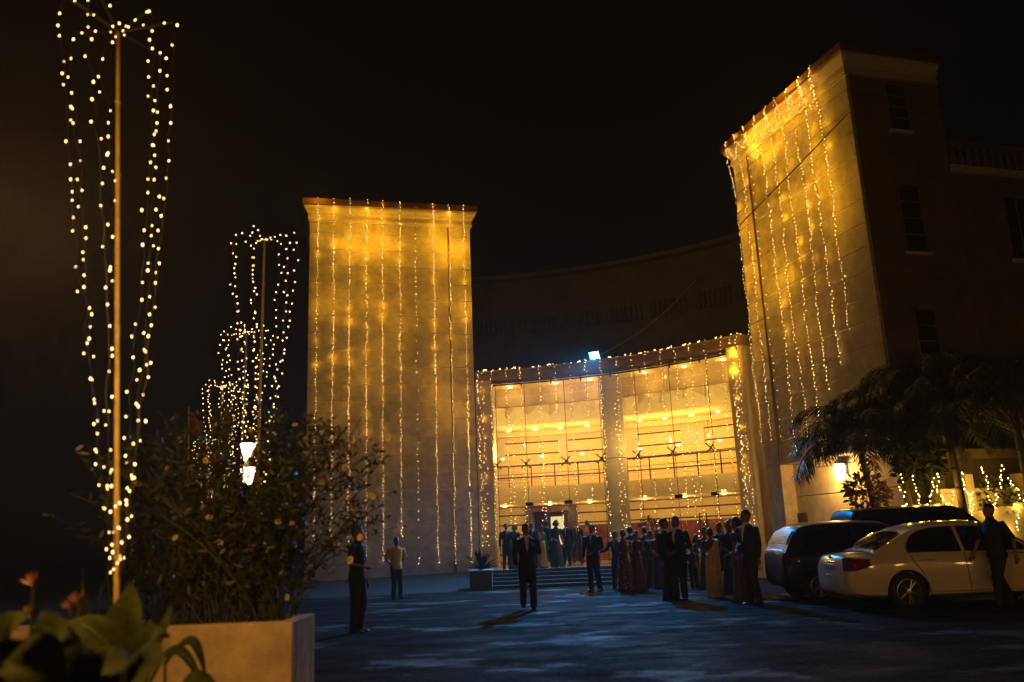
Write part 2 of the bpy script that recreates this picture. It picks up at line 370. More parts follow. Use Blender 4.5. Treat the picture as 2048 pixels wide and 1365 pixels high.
# bulkhead over the lobby with the folded zigzag trim
RB = R0 + 1.5
slab(MB0 := MB(), RB, RB + .15, PH0, PH1, 6.72, ZF - .31, 20); MB0.build('bulkhead', M_BULK, hall)
slab(MB0 := MB(), RB - 1.45, RB, PH0, PH1, ZF - .42, ZF - .335, 20); MB0.build('lobby_ceiling', M_BULK, hall)
NZ = 13
for k in range(NZ):
    a0 = PH0 + (PH1 - PH0) * k / NZ; a1 = PH0 + (PH1 - PH0) * (k + 1) / NZ; am = (a0 + a1) / 2
    b = MB(); zb, zt = 5.98, 6.74
    rr = random.uniform(-.06, .06)
    ap = P(RB - .30, am, zt - .12 + rr * .5); apb = P(RB - .05, am, zb + .20)
    vs = [P(RB + .1, a0, zt - .02), P(RB + .1, a1, zt - .02), P(RB - .02, a0, zt - .46 + rr), P(RB - .02, a1, zt - .46 - rr), ap, apb, P(RB + .15, a0, zb), P(RB + .15, a1, zb), P(RB + .1, am, zt)]
    b.add(vs, [(0, 2, 4), (4, 3, 1), (0, 4, 8), (8, 4, 1), (2, 5, 4), (4, 5, 3), (2, 6, 5), (5, 7, 3), (5, 6, 7)])
    b.build('zigzag_fold', mat('zigzag_cream', (.86, .74, .46), .6, noise_s=2, amt=.06), hall)
# upper gallery: ceiling, boarded back wall, slab, balustrade
RG = R0 + 5.0
slab(MB0 := MB(), RB + .12, RG + .5, PH0, PH1, 6.08, 6.2, 16); MB0.build('gallery_ceiling', M_HALLW, hall)
slab(MB0 := MB(), RG - .45, RG - .1, PH0, PH1, 5.86, 6.075, 16); MB0.build('cove', M_HALLW, hall)
slab(MB0 := MB(), RG + .03, RG + .2, PH0, PH1, 3.4, 6.08, 16); MB0.build('gallery_wall', M_GROOVE, hall)
zs = [3.5, 4.12, 4.62, 5.12, 5.62, 6.06]
for k in range(len(zs) - 1):
    b = MB(); slab(b, RG - .02, RG + .03, PH0, PH1, zs[k] + .03, zs[k + 1] - .03, 16); b.build('wall_board', M_HALLW, hall)
for px, w_ in ((1000, .22), (1127, .2), (1262, .3), (1388, .5)):
    a, _ = phi_px(px, RG - .05); b = MB(); dp = w_ / RG
    slab(b, RG - .06, RG - .022, a + dp, a - dp, 5.0, 5.66, 2); b.build('wall_panel', M_TRIM, hall)
slab(MB0 := MB(), R0 + 1.7, RG + .2, PH0, PH1, 2.86, 3.5, 20); MB0.build('gallery_slab', M_HALLW, hall)
RR = R0 + 1.78
for px in (1018, 1063, 1110, 1157, 1199, 1256, 1301, 1350, 1398, 1445, 1484):
    a, _ = phi_px(px, RR, 955); b = MB(); b.obox(P(RR, a, 3.93), .015, .03, .43, a - pi / 2); b.build('rail_post', M_DWOOD, hall)
for z_, rd in ((4.36, .021), (4.02, .011), (3.8, .005), (3.68, .005)):
    b = MB(); b.tube([P(RR, PH0 + (PH1 - PH0) * k / 20, z_) for k in range(21)], rd, 6); b.build('hand_rail' if rd > .02 else 'rail', M_DWOOD if rd > .01 else M_STEEL, hall)
# ground floor wall: boards, door opening, wood panelling
aD0, _ = phi_px(1047, RG); aD1, _ = phi_px(1147, RG)
def wallrun(p0, p1):
    slab(MB0 := MB(), RG + .03, RG + .2, p0, p1, ZL, 2.88, 8); MB0.build('lobby_wall', M_GROOVE, hall)
    zs = [ZL, .86, 1.27, 1.68, 2.09, 2.5, 2.86]
    for k in range(6):
        b = MB(); slab(b, RG - .02, RG + .03, p0, p1, zs[k] + .03, zs[k + 1] - .03, 8); b.build('wall_board', M_HALLW, hall)
wallrun(PH0, aD0); wallrun(aD1, PH1)
npn = 7
for k in range(npn):
    p0 = aD1 + (PH1 - aD1) * k / npn; p1 = aD1 + (PH1 - aD1) * (k + 1) / npn
    b = MB(); slab(b, RG - .09, RG - .025, p0 - RD(.08), p1 + RD(.08), ZL + .1, 1.98, 2); b.build('wood_panel', M_WOOD, hall)
aE0, _ = phi_px(1060, RG); aE1, _ = phi_px(1132, RG)
for p0, p1 in ((aD0, aE0), (aE1, aD1)):
    b = MB(); slab(b, RG - .15, RG + .3, p0, p1, ZL, 2.82, 2); b.build('door_jamb', M_DWOOD, hall)
b = MB(); slab(b, RG - .12, RG + .28, aE0, aE1, 2.62, 2.80, 3); b.build('door_head', M_WOOD, hall)
b = MB(); slab(b, RG + 2.4, RG + 2.5, aD0 + .05, aD1 - .05, ZL, 2.86, 3); b.build('inner_wall', M_WOOD, hall)
aF0, _ = phi_px(1095, RG + 2.4); aF1, _ = phi_px(1121, RG + 2.4)
M_LITW = emis('lit_inner_window', (1, .74, .30), 1.0)
b = MB(); slab(b, RG + 2.36, RG + 2.39, aF0, aF1, 1.2, 2.45, 2); b.build('inner_window', M_LITW, hall)
b = MB(); slab(b, RG + .2, RG + 2.5, aD0 + .06, aD1 - .06, 2.84, 2.9, 2); b.build('inner_ceiling', M_WOOD, hall)
# door fittings on the glass
for px, z_ in ((1054, 2.76), (1131, 2.76), (1349, 2.72), (1421, 2.72)):
    a, _ = phi_px(px, R0 - .03); b = MB(); b.obox(P(R0 + .01, a, z_), .14, .035, .06, a - pi / 2); b.build('patch_fitting', M_STEEL, hall)
for px, z0_, z1_ in ((1333, 1.1, 2.0), (1408, 1.1, 2.1)):
    a, _ = phi_px(px, R0 - .1, 1060); b = MB(); h_ = .13
    q0 = Vector(P(R0 - .09, a, 0)); t_ = Vector((-sin(a), cos(a), 0)) * h_
    b.tube([q0 - t_ + Vector((0, 0, z0_)), q0 + t_ + Vector((0, 0, z0_)), q0 + t_ + Vector((0, 0, z1_)), q0 - t_ + Vector((0, 0, z1_)), q0 - t_ + Vector((0, 0, z0_))], .022, 6)
    b.build('door_pull', M_DWOOD, hall)
# downlights
WARM = (1.0, .61, .14)
for px in (1017, 1070, 1122, 1175, 1280, 1332, 1387, 1440):
    a, _ = phi_px(px, RG - .9, 870)
    b = MB(); b.lathe([(.07, 0), (.08, .03)], P(RG - .9, a, 6.045), 10); d_ = b.build('downlight', M_SPOT, hall)
    lamp('downlight_lamp', 'POINT', P(RG - 1.7, a, 5.35), 50, WARM, hall, shadow_soft_size=.12)
for px in (1010, 1100, 1180, 1290, 1370, 1450):
    a, _ = phi_px(px, R0 + 3.2, 1010)
    b = MB(); b.lathe([(.07, 0), (.08, .03)], P(R0 + 3.2, a, 2.82), 10); b.build('downlight', M_SPOT, hall)
    lamp('downlight_lamp', 'POINT', P(R0 + 3.2, a, 2.6), 34, WARM, hall, shadow_soft_size=.1)
for px in (1010, 1090, 1172, 1290, 1370, 1455):  # added fill lamps without a known source, to brighten column, bulkhead and zigzag folds
    a, _ = phi_px(px, R0 + .55, 990)
    b = MB(); b.lathe([(.05, 0), (.07, .05)], P(R0 + .38, a, 4.5), 10); b.build('fill_uplight', M_SPOT, hall)
    lamp('fill_lamp', 'POINT', P(R0 + .25, a, 4.72), 78, WARM, hall, shadow_soft_size=.08)
for px in (1020, 1110, 1180, 1290, 1370, 1450):
    a, _ = phi_px(px, R0 + .9, 760)
    b = MB(); b.lathe([(.07, 0), (.08, .03)], P(R0 + .9, a, ZF - .45), 10); b.build('downlight', M_SPOT, hall)
    lamp('downlight_lamp', 'POINT', P(R0 + .9, a, ZF - .7), 14, WARM, hall, shadow_soft_size=.1)

# ------------------------------------------------------------------ dark curved upper storey behind
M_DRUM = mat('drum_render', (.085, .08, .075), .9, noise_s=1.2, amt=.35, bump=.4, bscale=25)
drum = thing('upper_storey', 'unlit curved upper storey with arcaded balustrade rising behind the glass hall', 'building')
RDm = R0 + 4.6
def zd(py, px=1200): return z_px(px, py, RDm)
ztop = zd(536); zr1 = zd(620); zr0 = zd(655)
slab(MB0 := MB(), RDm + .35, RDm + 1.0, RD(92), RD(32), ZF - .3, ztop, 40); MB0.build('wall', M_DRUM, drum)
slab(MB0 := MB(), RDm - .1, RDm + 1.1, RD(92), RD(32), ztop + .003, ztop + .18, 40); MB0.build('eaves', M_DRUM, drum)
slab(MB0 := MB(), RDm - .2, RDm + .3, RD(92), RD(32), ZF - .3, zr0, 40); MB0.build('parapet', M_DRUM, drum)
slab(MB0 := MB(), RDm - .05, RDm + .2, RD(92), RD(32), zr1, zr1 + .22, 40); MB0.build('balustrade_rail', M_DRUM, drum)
pm = MB(); hh = zr1 - zr0; pm.lathe([(.1, 0), (.1, .06), (.06, .1), (.12, hh * .35), (.06, hh * .7), (.1, hh - .05), (.1, hh)], n=8)
pme = pm.mesh('baluster', M_DRUM)
for k in range(76):
    a = RD(88) - RD(50) * k / 75
    o = link('baluster', pme, drum); o.location = P(RDm + .05, a, zr0)
for k in range(9):
    a = RD(86) - RD(6) * k; b = MB(); b.obox(P(RDm + .05, a, (zr0 + zr1) / 2 + .05), .16, .14, hh / 2 + .07, a - pi / 2); b.build('balustrade_pier', M_DRUM, drum)

# ------------------------------------------------------------------ steps and landing
SX0, SX1, SY = -1.25, 6.6, 27.35
steps = thing('entrance_steps', 'wide dark stone steps leading up to the lit glass entrance', 'steps', (0, 0, 0))
nst = 5
for k in range(nst):
    b = MB(); z1 = ZL * (k + 1) / nst
    b.box((SX0, SY + .36 * k, 0 if k == 0 else ZL * k / nst - .02), (SX1, SY + .36 * (k + 1) + .04, z1 - .012)); s_ = b.build('step', M_STONE, steps)
    b = MB(); b.box((SX0, SY + .36 * k - .02, z1 - .012), (SX1, SY + .36 * k + .3, z1 + (.004 * (k % 2)))); b.build('nosing', M_STONE, s_)
    b = MB(); b.box((SX0, SY + .36 * k - .024, z1 - .006), (SX1, SY + .36 * k - .02, z1 - .001)); b.build('nosing_strip', M_NOSE, s_)
b = MB(); poly = [(SX0, SY + 1.8)] + [(SX1, SY + 1.8)] + [P(R0 - .31, PH1 + (PH0 - PH1) * k / 16, 0)[:2] for k in range(2, 17)]
b.prism(poly, 0, ZL - .004); b.build('landing', M_FLOOR, steps)
# sloping bed in front of the plain tower
b = MB(); q = []
for k in range(13):
    t = k / 12; x = -16 + t * 14.65
    yb = 24.6 + 2.3 * t; ytop = OL.y + (x + 7.62) * math.tan(AL) + .3
    zt = .12 + .26 * t
    q.append([(x, yb, .0), (x, yb + .25, .03), (x, yb + .8, .07), (x, (yb + ytop) / 2, .08 + zt * .5), (x, ytop, zt + .05)])
n_ = 5; vs = [p for r in q for p in r]; fs = [(k * n_ + i, (k + 1) * n_ + i, (k + 1) * n_ + i + 1, k * n_ + i + 1) for k in range(12) for i in range(4)]
b.add(vs, fs); o = b.build('verge', M_SOIL); o['kind'] = 'structure'
# ------------------------------------------------------------------ string lights
def bulb_string(path, step, rad, grp_label, grp, jit=.02, base=0, mat_=None, skip=.06, bright=None, parent=None, name='string_light', off=None, glow=None, out=None):
    """path: list of 3D points (polyline). A wire with many small bulbs."""
    pts = [Vector(p) for p in path]; t = thing(name, grp_label, 'string lights', pts[0], 0, grp) if parent is None else parent
    o0 = pts[0] if parent is None else Vector((0, 0, 0))
    segs = [(pts[i + 1] - pts[i]).length for i in range(len(pts) - 1)]; L = sum(segs)
    def at(s):
        for i, l in enumerate(segs):
            if s <= l or i == len(segs) - 1: return pts[i].lerp(pts[i + 1], min(1, s / max(l, 1e-6)))
            s -= l
    w = MB(); wp = []; bm_ = MB(); s = 0; ph = random.uniform(0, 9)
    while s < L:
        p = at(s) - o0
        wob = Vector((noise.noise((s * 1.1 + ph, ph, 0)), noise.noise((ph, s * 1.1 + ph, 4)), 0)) * jit * 1.6
        p = p + wob; wp.append(p)
        fr = bright(s / L) if bright else 1.
        if random.random() > skip:
            q = p + Vector((random.gauss(0, jit), random.gauss(0, jit * .7), random.gauss(0, step * .15)))
            nv = noise.noise((ph * 7, s * .9, ph)) + random.gauss(0, .12)
            mi = 1 if nv > .22 - .3 * (fr - .7) else (0 if nv > -.25 + .35 * (1 - fr) else 2)
            bm_.octa(q, rad * random.uniform(.75, 1.2), mi, rad * 1.3)
        s += step * random.uniform(.75, 1.25)
    if len(wp) > 2: w.tube(wp[::2] + [wp[-1]], .004, 3, caps=False); w.build('wire', M_WIRE, t)
    bm_.build('bulbs', mat_ or M_BULB, t, kind='stuff')
    if glow:
        n = max(1, int(L * glow[0]))
        for k in range(n):
            s = L * min(.98, max(.02, (k + .5 + random.uniform(-.35, .35)) / n)); f_ = s / L
            lv = noise.noise((ph * 5, s * .7, 2)) * .9 + .55
            e = glow[1] * ((1.9 if f_ < .16 else 1.0) if f_ < .45 else max(.015, 1 - (f_ - .45) * 2.9)) * max(.08, lv) * random.uniform(.5, 1.3)
            gd = random.choice((.0, .0, .03, .06, .45)); e *= (1 + gd / .14) ** 1.7
            lamp('string_glow', 'POINT', at(s) - o0 + (out or Vector((0, 0, 0))) * gd, e, (1, .46, .010), t, shadow_soft_size=.05)
    return t
def local_to(O, ang, u, v, z):
    return Vector((O.x + cos(ang) * u - sin(ang) * v, O.y + sin(ang) * u + cos(ang) * v, z))
# plain tower
G1 = 'string lights on the plain tower'
for i, px in enumerate((637, 669, 700, 733, 764, 798, 829, 864, 895, 924)):
    u, z = onplane(px, 400, OL, AL); zb = (1.6, 1.5, 1.3, 1.1, .75, 1.7, .72, .7, .72, .68)[i]
    ztop = HT + .2; pts = [local_to(OL, AL, u, -.06, ztop + .06), local_to(OL, AL, u, -.31, ztop + .03), local_to(OL, AL, u, -.31, HT - .06)]
    n = 16
    for k in range(n + 1):
        t = k / n; v = -.13 - .05 * noise.noise((i * 3.1, t * 7, 1)) - .16 * max(0, 1 - t * 9) + -.07 * noise.noise((i * 5.3, t * 6, 2))
        pts.append(local_to(OL, AL, u + .03 * noise.noise((t * 6, i * 2.2, 8)) - .02 * t, min(v, -.09), HT - .3 - (HT - .3 - zb) * t))
    bulb_string(pts, 0.108 if i != 6 else .22, .0054, 'string of warm lights hanging down the blank front of the plain tower', G1, jit=.016, skip=.05 if i != 6 else .3,
                bright=lambda s, i=i: (.95 if s < .5 else .3), glow=(1.3, 1.35) if i != 6 else (.4, .5), out=Vector((sin(AL), -cos(AL), 0)))
# window tower
G2 = 'string lights on the window tower'
tops = [(1467, 265), (1485, 247), (1503, 230), (1525, 210), (1545, 192), (1567, 174), (1590, 153), (1613, 131), (1637, 110)]
zbs = [4.1, 4.2, 4.0, 3.5, 3.9, 4.5, 5.2, 5.8, 6.6]
us = []
for i, (px, py) in enumerate(tops):
    u, z = onplane(px, py + 30, OR, AR); us.append(u)
    if i == 2: u -= .05
    pts = [local_to(OR, AR, u, -.08, HT + .26), local_to(OR, AR, u, -.32, HT + .23), local_to(OR, AR, u, -.32, HT - .06)]
    n = 16
    for k in range(n + 1):
        t = k / n; v = -.13 - .05 * noise.noise((i * 3.7, t * 7, 11)) - .16 * max(0, 1 - t * 9) + -.07 * noise.noise((i * 5.9, t * 6, 12))
        pts.append(local_to(OR, AR, u + .02 * noise.noise((t * 6, i * 2.2, 18)), min(v, -.09), HT - .3 - (HT - .3 - zbs[i]) * t))
    bulb_string(pts, 0.108 if i != 2 else .3, .0056, 'string of warm lights hanging down the lit front of the window tower', G2, jit=.018, skip=.05,
                bright=lambda s: (1 if s < .55 else .4), glow=(1.4, 2.0) if i != 2 else (.3, .6), out=Vector((sin(AR), -cos(AR), 0)))
for i in range(8):
    u0, u1 = us[i], us[i + 1]; dr = (.75, .6, 1.35, .9, .95, .9, 1.0, 1.2)[i]; pts = []
    for k in range(15):
        t = k / 14; pts.append(local_to(OR, AR, u0 + (u1 - u0) * t, -.33 + .16 * sin(pi * t), HT + .12 - dr * (1 - (2 * t - 1) ** 2) * .9))
    bulb_string(pts, .085, .0054, 'looped swag of warm lights under the cornice of the window tower', 'swags of lights on the window tower', jit=.02, skip=.03, glow=(.7, 1.4))
# glass hall
G3 = 'string lights on the glass hall'
fx = [955, 982, 1012, 1040, 1078, 1110, 1140, 1171, 1200, 1232, 1263, 1292, 1323, 1352, 1382, 1413, 1446, 1478]
for i, px in enumerate(fx):
    a, _ = phi_px(px, R0 - .36, 740); zb = random.uniform(1.0, 2.4) if i not in (0,) else 1.2
    pts = [Vector(P(R0 - .05, a, ZF + .1)), Vector(P(R0 - .36, a, ZF + .09)), Vector(P(R0 - .37, a, ZF - .3))]
    n = 10
    for k in range(n + 1):
        t = k / n; pts.append(Vector(P(R0 - .36 + .02 * sin(k * 2.1 + i), a + .003 * noise.noise((t * 5, i, 3)), ZF - .5 - (ZF - .5 - zb) * t)))
    bulb_string(pts, .12, .0054, 'string of warm lights hanging in front of the lit glass hall', G3, jit=.02, skip=.12)
    # small bunch of bulbs left on the coping
    mb = MB()
    n_b = random.choice((2, 3, 3, 5)); sp_ = random.uniform(.02, .06)
    for k in range(n_b):
        mb.octa(P(R0 - .25 + random.uniform(-.05, .1), a + (k - n_b / 2) * sp_ / R0 + .02, ZF + .075 + random.uniform(0, .05)), 0.009, random.choice((0, 0, 1)))
    tag(mb.build('bulb_cluster', M_BULB), 'small bunch of warm bulbs gathered on the coping above the glass hall', 'string lights', 'bulb bunches on the hall coping')
# inner faint curtain lights beside the column
for i, px in enumerate((1216, 1243, 1085, 1390, 1030)):
    a, _ = phi_px(px, R0 - .2, 1000); zt = (6.9, 6.2, 6.4, 6.6, 6.0)[i]
    pts = [P(R0 - .16, a, zt), P(R0 - .17, a + .002, (zt + 1.1) / 2), P(R0 - .16, a, 1.1)]
    bulb_string(pts, .16, .007, 'thin string of small lights close against the glass of the hall', 'thin strings against the hall glass', jit=.03, skip=.2)
# lights wound thickly round the two end piers
for i, (a, sd) in enumerate(((GP0 + RD(1.2), 0), (GP1 - RD(1.1), 1))):
    pts = []
    for k in range(80):
        t = k / 79; pts.append(P(R0 - .36 - .03 * sin(k), a + .006 * sin(k * 1.7) * (1. if sd else .6), ZF - .1 - (ZF - 1.3) * t))
    bulb_string(pts, 0.10 if sd else .2, .0054, ('thick twisted rope of lights on the pier beside the window tower', 'loose rope of lights on the pier beside the plain tower')[1 - sd], None, jit=.03, glow=(.9, 1.2 if sd else .7))
# ------------------------------------------------------------------ blue-white floodlight on the coping
a_f, _ = phi_px(1190, R0 - .2, 722)
fl = thing('floodlight', 'glaring blue white floodlight on the coping of the glass hall', 'floodlight', P(R0 - .2, a_f, ZF + .06), a_f - pi / 2)
b = MB(); b.obox((0, .02, .24), .2, .06, .15, 0, 0, Matrix.Rotation(RD(35), 3, 'X')); bevel(b.build('housing', M_BLACK, fl), .02)
b = MB(); b.tube([(-.23, .04, 0), (-.23, .04, .26)], .015, 6); b.tube([(.23, .04, 0), (.23, .04, .26)], .015, 6); b.tube([(-.23, .04, .012), (.23, .04, .012)], .015, 6); b.build('bracket', M_STEEL, fl)
Mx = Matrix.Rotation(RD(35), 3, 'X'); b = MB(); b.obox(Vector((0, .02, .24)) + Mx @ Vector((0, -.066, 0)), .18, .004, .13, 0, 0, Mx); b.build('lens', emis('flood_lens', (.06, .48, 1.0), 40), fl)
ld = lamp('floodlight_lamp', 'SPOT', Vector((0, .02, .24)) + Mx @ Vector((0, -.09, 0)), 12500, (.0, .38, 1.0), fl, spot_size=RD(112), spot_blend=1.0, shadow_soft_size=.12)
ld.rotation_euler = (RD(-42), 0, 0)
# lit cable running from the floodlight up to the drum
c0 = Vector(P(R0 - .1, a_f - .02, ZF + .3)); c1 = aty(1405, 545, c0.y + 3.5)
pts = [c0.lerp(c1, k / 14) + Vector((0, 0, -.35 * sin(pi * k / 14))) for k in range(15)]
b = MB(); b.tube(pts, .012, 4); tag(b.build('power_cable', mat('pale_cable', (.5, .5, .5), .4, noise_s=9, amt=.1)), 'pale cable sagging from the floodlight up to the dark upper storey', 'cable')
# ------------------------------------------------------------------ people
def remeshed(mb, name, mats, voxel, parent, smooth_it=4):
    me = mb.mesh(name, mats); o = bpy.data.objects.new(name, me); C.objects.link(o)
    m = o.modifiers.new('r', 'REMESH'); m.mode = 'VOXEL'; m.voxel_size = voxel; m.use_smooth_shade = True
    s = o.modifiers.new('s', 'SMOOTH'); s.iterations = smooth_it; s.factor = .5
    dg = bpy.context.evaluated_depsgraph_get(); dg.update()
    me2 = bpy.data.meshes.new_from_object(o.evaluated_get(dg)); me2.name = name
    o.modifiers.clear(); o.data = me2
    if not me2.materials:
        for x in (mats if isinstance(mats, (list, tuple)) else [mats]): me2.materials.append(x)
    me2.polygons.foreach_set('use_smooth', [True] * len(me2.polygons))
    bpy.data.meshes.remove(me); o.parent = parent; return o
def ering(c, rx, ry, n=14): return [(c[0] + rx * cos(2 * pi * i / n), c[1] + ry * sin(2 * pi * i / n), c[2]) for i in range(n)]
M_SKIN = mat('brown_skin', (.23, .115, .065), .5, noise_s=14, amt=.12)
M_HAIR = mat('black_hair', (.012, .009, .008), .45, noise_s=40, amt=.3, bump=.3, bscale=90)
M_SUIT = mat('black_suit', (.012, .011, .012), .8, noise_s=30, amt=.3)
M_NAVY = mat('navy_suit', (.012, .014, .022), .8, noise_s=30, amt=.3)
M_GREY = mat('charcoal_suit', (.03, .027, .024), .8, noise_s=30, amt=.3)
M_WSHIRT = mat('white_shirt', (.75, .74, .72), .8, noise_s=20, amt=.08)
M_YSHIRT = mat('mustard_shirt', (.85, .46, .05), .85, noise_s=6, amt=.25, bump=.4, bscale=16)
M_SHOE = mat('black_shoe', (.01, .009, .009), .25, noise_s=20, amt=.2)
M_EYE = mat('eye_dark', (.02, .015, .012), .2, noise_s=5, amt=.1)
M_LIP = mat('lip', (.16, .055, .045), .5, noise_s=9, amt=.1)
ARMS = {'down': ((.150, .012, .635), (.158, -.025, .490)), 'fold': ((.160, .02, .645), (.045, -.125, .575)), 'back': ((.168, .04, .65), (.03, .105, .545)),
        'phone': ((.150, -.03, .655), (.075, -.125, .735)), 'hold': ((.150, -.01, .645), (.150, -.165, .610)), 'swingf': ((.150, -.05, .645), (.150, -.14, .525)),
        'swingb': ((.155, .08, .645), (.160, .07, .50)), 'reach': ((.19, -.04, .68), (.29, -.10, .64)), 'hip': ((.20, .05, .67), (.115, -.03, .585))}
def person(label, px, fy, h, rz, outfit, z=0., arm=('down', 'down'), stride=0., col=None, col2=None, hair='short', lean=0., y=None, group=None, turn=0.):
    loc = atz(px, fy, z) if y is None else Vector((aty(px, fy, y).x, y, z))
    t = thing('person', label, 'person', loc, rz, group)
    S = h; fem = outfit in ('gown', 'saree', 'sequin'); sh = .098 if fem else .116
    sway = random.uniform(-.035, .035) if not stride else 0.; bend = random.uniform(-.03, .03); wide = random.uniform(.0, .022); kneeb = random.choice((-1, 1))
    def V(x, y_, z_):
        sx_ = sway * min(1, max(0, z_ / .5)) - sway * .7 * max(0, z_ - .6) / .4 + bend * max(0, z_ - .8)
        return Vector(((x + sx_) * S, (y_ - (lean + .02) * max(0, z_ - .5)) * S, z_ * S))
    vox = .0125 * S
    arms = []
    for sd, nm in ((-1, arm[0]), (1, arm[1])):
        E, Wr = ARMS[nm]; k = sh / .116
        arms.append((V(sd * sh, .004, .808), V(sd * E[0] * (k if E[0] > .1 else 1), E[1], E[2]), V(sd * Wr[0], Wr[1], Wr[2])))
    legs = []
    for sd in (-1, 1):
        st = stride * sd
        hip = V(sd * .052, 0, .50); ank = V(sd * (.055 if stride else .058 + wide) - sway * .2, -st + (.02 if st < 0 else 0), .045 + (.03 if st < 0 and stride else 0))
        kn = (hip + ank) / 2 + V(0, -.012 - abs(st) * .25, 0) * 1.0
        kn.z = .285 * S
        if not stride and sd == kneeb: kn.y -= .03 * S
        legs.append((hip, kn, ank))
    # body: one continuous skin surface
    b = MB()
    trs = [(.47, .085, .062), (.53, .094 if not fem else .1, .068), (.62, .076 if not fem else .066, .054), (.72, .09 if not fem else .08, .064), (.79, .092 if not fem else .08, .055), (.83, .055, .042), (.855, .034, .036), (.885, .033, .036)]
    b.loft([[Vector(q) for q in ering(V(0, 0, z_), rx * S, ry * S)] for z_, rx, ry in trs])
    hd = [(.864, .020, .026, -.020), (.876, .032, .042, -.014), (.900, .0395, .051, -.008), (.930, .0430, .0555, -.004), (.958, .0435, .0560, -.001), (.982, .035, .046, .001), (.996, .016, .022, .002)]
    ct, stn = cos(turn), sin(turn)
    def HV(x, y_, z_): return V(x * ct - y_ * stn, x * stn + y_ * ct, z_)
    rings = []
    for z_, rx, ry, yo in hd: rings.append([HV(rx * cos(2 * pi * i / 14), yo + ry * sin(2 * pi * i / 14), z_) for i in range(14)])
    b.loft(rings)
    b.tube([HV(0, -.054, .944), HV(0, -.062, .928), HV(0, -.070, .914), HV(0, -.054, .908)], [.006 * S, .008 * S, .011 * S, .009 * S], 6)
    for sd in (-1, 1): b.tube([HV(sd * .043, .004, .912), HV(sd * .049, .01, .928), HV(sd * .047, .012, .946)], [.007 * S, .011 * S, .008 * S], 6)
    for (s_, e_, w_) in arms:
        b.tube([s_ + Vector((0, 0, .004 * S)), s_.lerp(e_, .5), e_, e_.lerp(w_, .45), w_], [.031 * S, .028 * S, .0225 * S, .021 * S, .0155 * S], 8)
    hands = []
    for k_, (s_, e_, w_) in enumerate(arms):
        d = (w_ - e_).normalized(); sd = (-1, 1)[k_]
        side = Vector((0, -1, 0)) if abs(d.y) < .7 else Vector((-sd, 0, 0)); side = (side - d * side.dot(d)).normalized()
        pal = w_ + d * .028 * S
        b.tube([w_ - d * .01 * S, w_ + d * .012 * S, w_ + d * .034 * S, w_ + d * .05 * S], [.014 * S, .019 * S, .023 * S, .018 * S], 8)
        hands.append((w_, d, side))
    for hp, kn, an in legs:
        b.tube([hp + Vector((0, 0, .02 * S)), hp.lerp(kn, .4), kn, kn.lerp(an, .35), an], [.055 * S, .048 * S, .034 * S, .033 * S, .021 * S], 8)
    body = remeshed(b, 'body', M_SKIN, vox, t, 3)
    fb = MB()
    for w_, d, side in hands:
        nrm = d.cross(side)
        for q, (off, ln) in enumerate(((-.015, .040), (-.005, .046), (.005, .044), (.014, .034))):
            r0 = w_ + d * .042 * S + side * off * S
            fb.tube([r0, r0 + d * ln * .55 * S + nrm * .004 * S, r0 + d * ln * S + nrm * .014 * S], [.0058 * S, .0054 * S, .004 * S], 5)
        r0 = w_ + d * .014 * S + side * -.016 * S
        fb.tube([r0, r0 + d * .018 * S - side * .016 * S, r0 + d * .038 * S - side * .018 * S + nrm * .006 * S], [.0072 * S, .0062 * S, .0046 * S], 5)
    fm_ = fb.mesh('fingers', M_SKIN); bmx = bmesh.new(); bmx.from_mesh(body.data); bmx.from_mesh(fm_)
    for f_ in bmx.faces: f_.smooth = True
    bmx.to_mesh(body.data); bmx.free(); bpy.data.meshes.remove(fm_)
    eb = MB()
    for sd in (-1, 1): eb.ball(HV(sd * .0165, -.0505, .933), .0065 * S, 6, 4, 0, 1.2, .7, .7)
    eb.build('eyes', M_EYE, body); lb = MB(); lb.tube([HV(-.014, -.0505, .895), HV(0, -.0555, .8935), HV(.014, -.0505, .895)], .0036 * S, 5); lb.build('mouth', M_LIP, body)
    # hair
    hb = MB(); rings = []
    for z_, rx, ry, yo in ((.935, .0465, .047, .014), (.958, .048, .054, .007), (.980, .041, .050, .003), (.998, .024, .031, .002), (1.004, .006, .008, .002)):
        rings.append([HV(rx * cos(2 * pi * i / 14), yo + ry * sin(2 * pi * i / 14), z_) for i in range(14)])
    hb.loft(rings)
    hb.loft([[HV(rx * cos(2 * pi * i / 10), .022 + ry * sin(2 * pi * i / 10), z_) for i in range(10)] for z_, rx, ry in ((.892, .028, .022), (.915, .040, .030), (.945, .044, .036))])
    if hair == 'bun': hb.ball(HV(0, .068, .925), .034 * S, 10, 6)
    if hair == 'long': hb.tube([HV(0, .03, .95), HV(0, .05, .90), HV(0, .058, .84), HV(0, .064, .76)], [.045 * S, .05 * S, .05 * S, .03 * S], 10, 0, .6)
    if hair == 'bob':
        for sd in (-1, 1): hb.tube([HV(sd * .03, .01, .96), HV(sd * .052, .012, .92), HV(sd * .05, .008, .875)], [.022 * S, .028 * S, .02 * S], 8)
    hb.build('hair', M_HAIR, t, smooth=True)
    # clothes
    if not fem:
        tb = MB(); tb.loft([[Vector(q) for q in ering(V(0, 0, z_), rx * S, ry * S)] for z_, rx, ry in ((.455, .07, .055), (.50, .1, .075), (.56, .097, .073), (.60, .09, .068))])
        for hp, kn, an in legs:
            tb.tube([hp + Vector((0, 0, .03 * S)), hp.lerp(kn, .45), kn, kn.lerp(an, .4), an - Vector((0, 0, .018 * S))], [.060 * S, .056 * S, .047 * S, .043 * S, .041 * S], 10)
        remeshed(tb, 'trousers', col2 or M_SUIT, vox, t, 2)
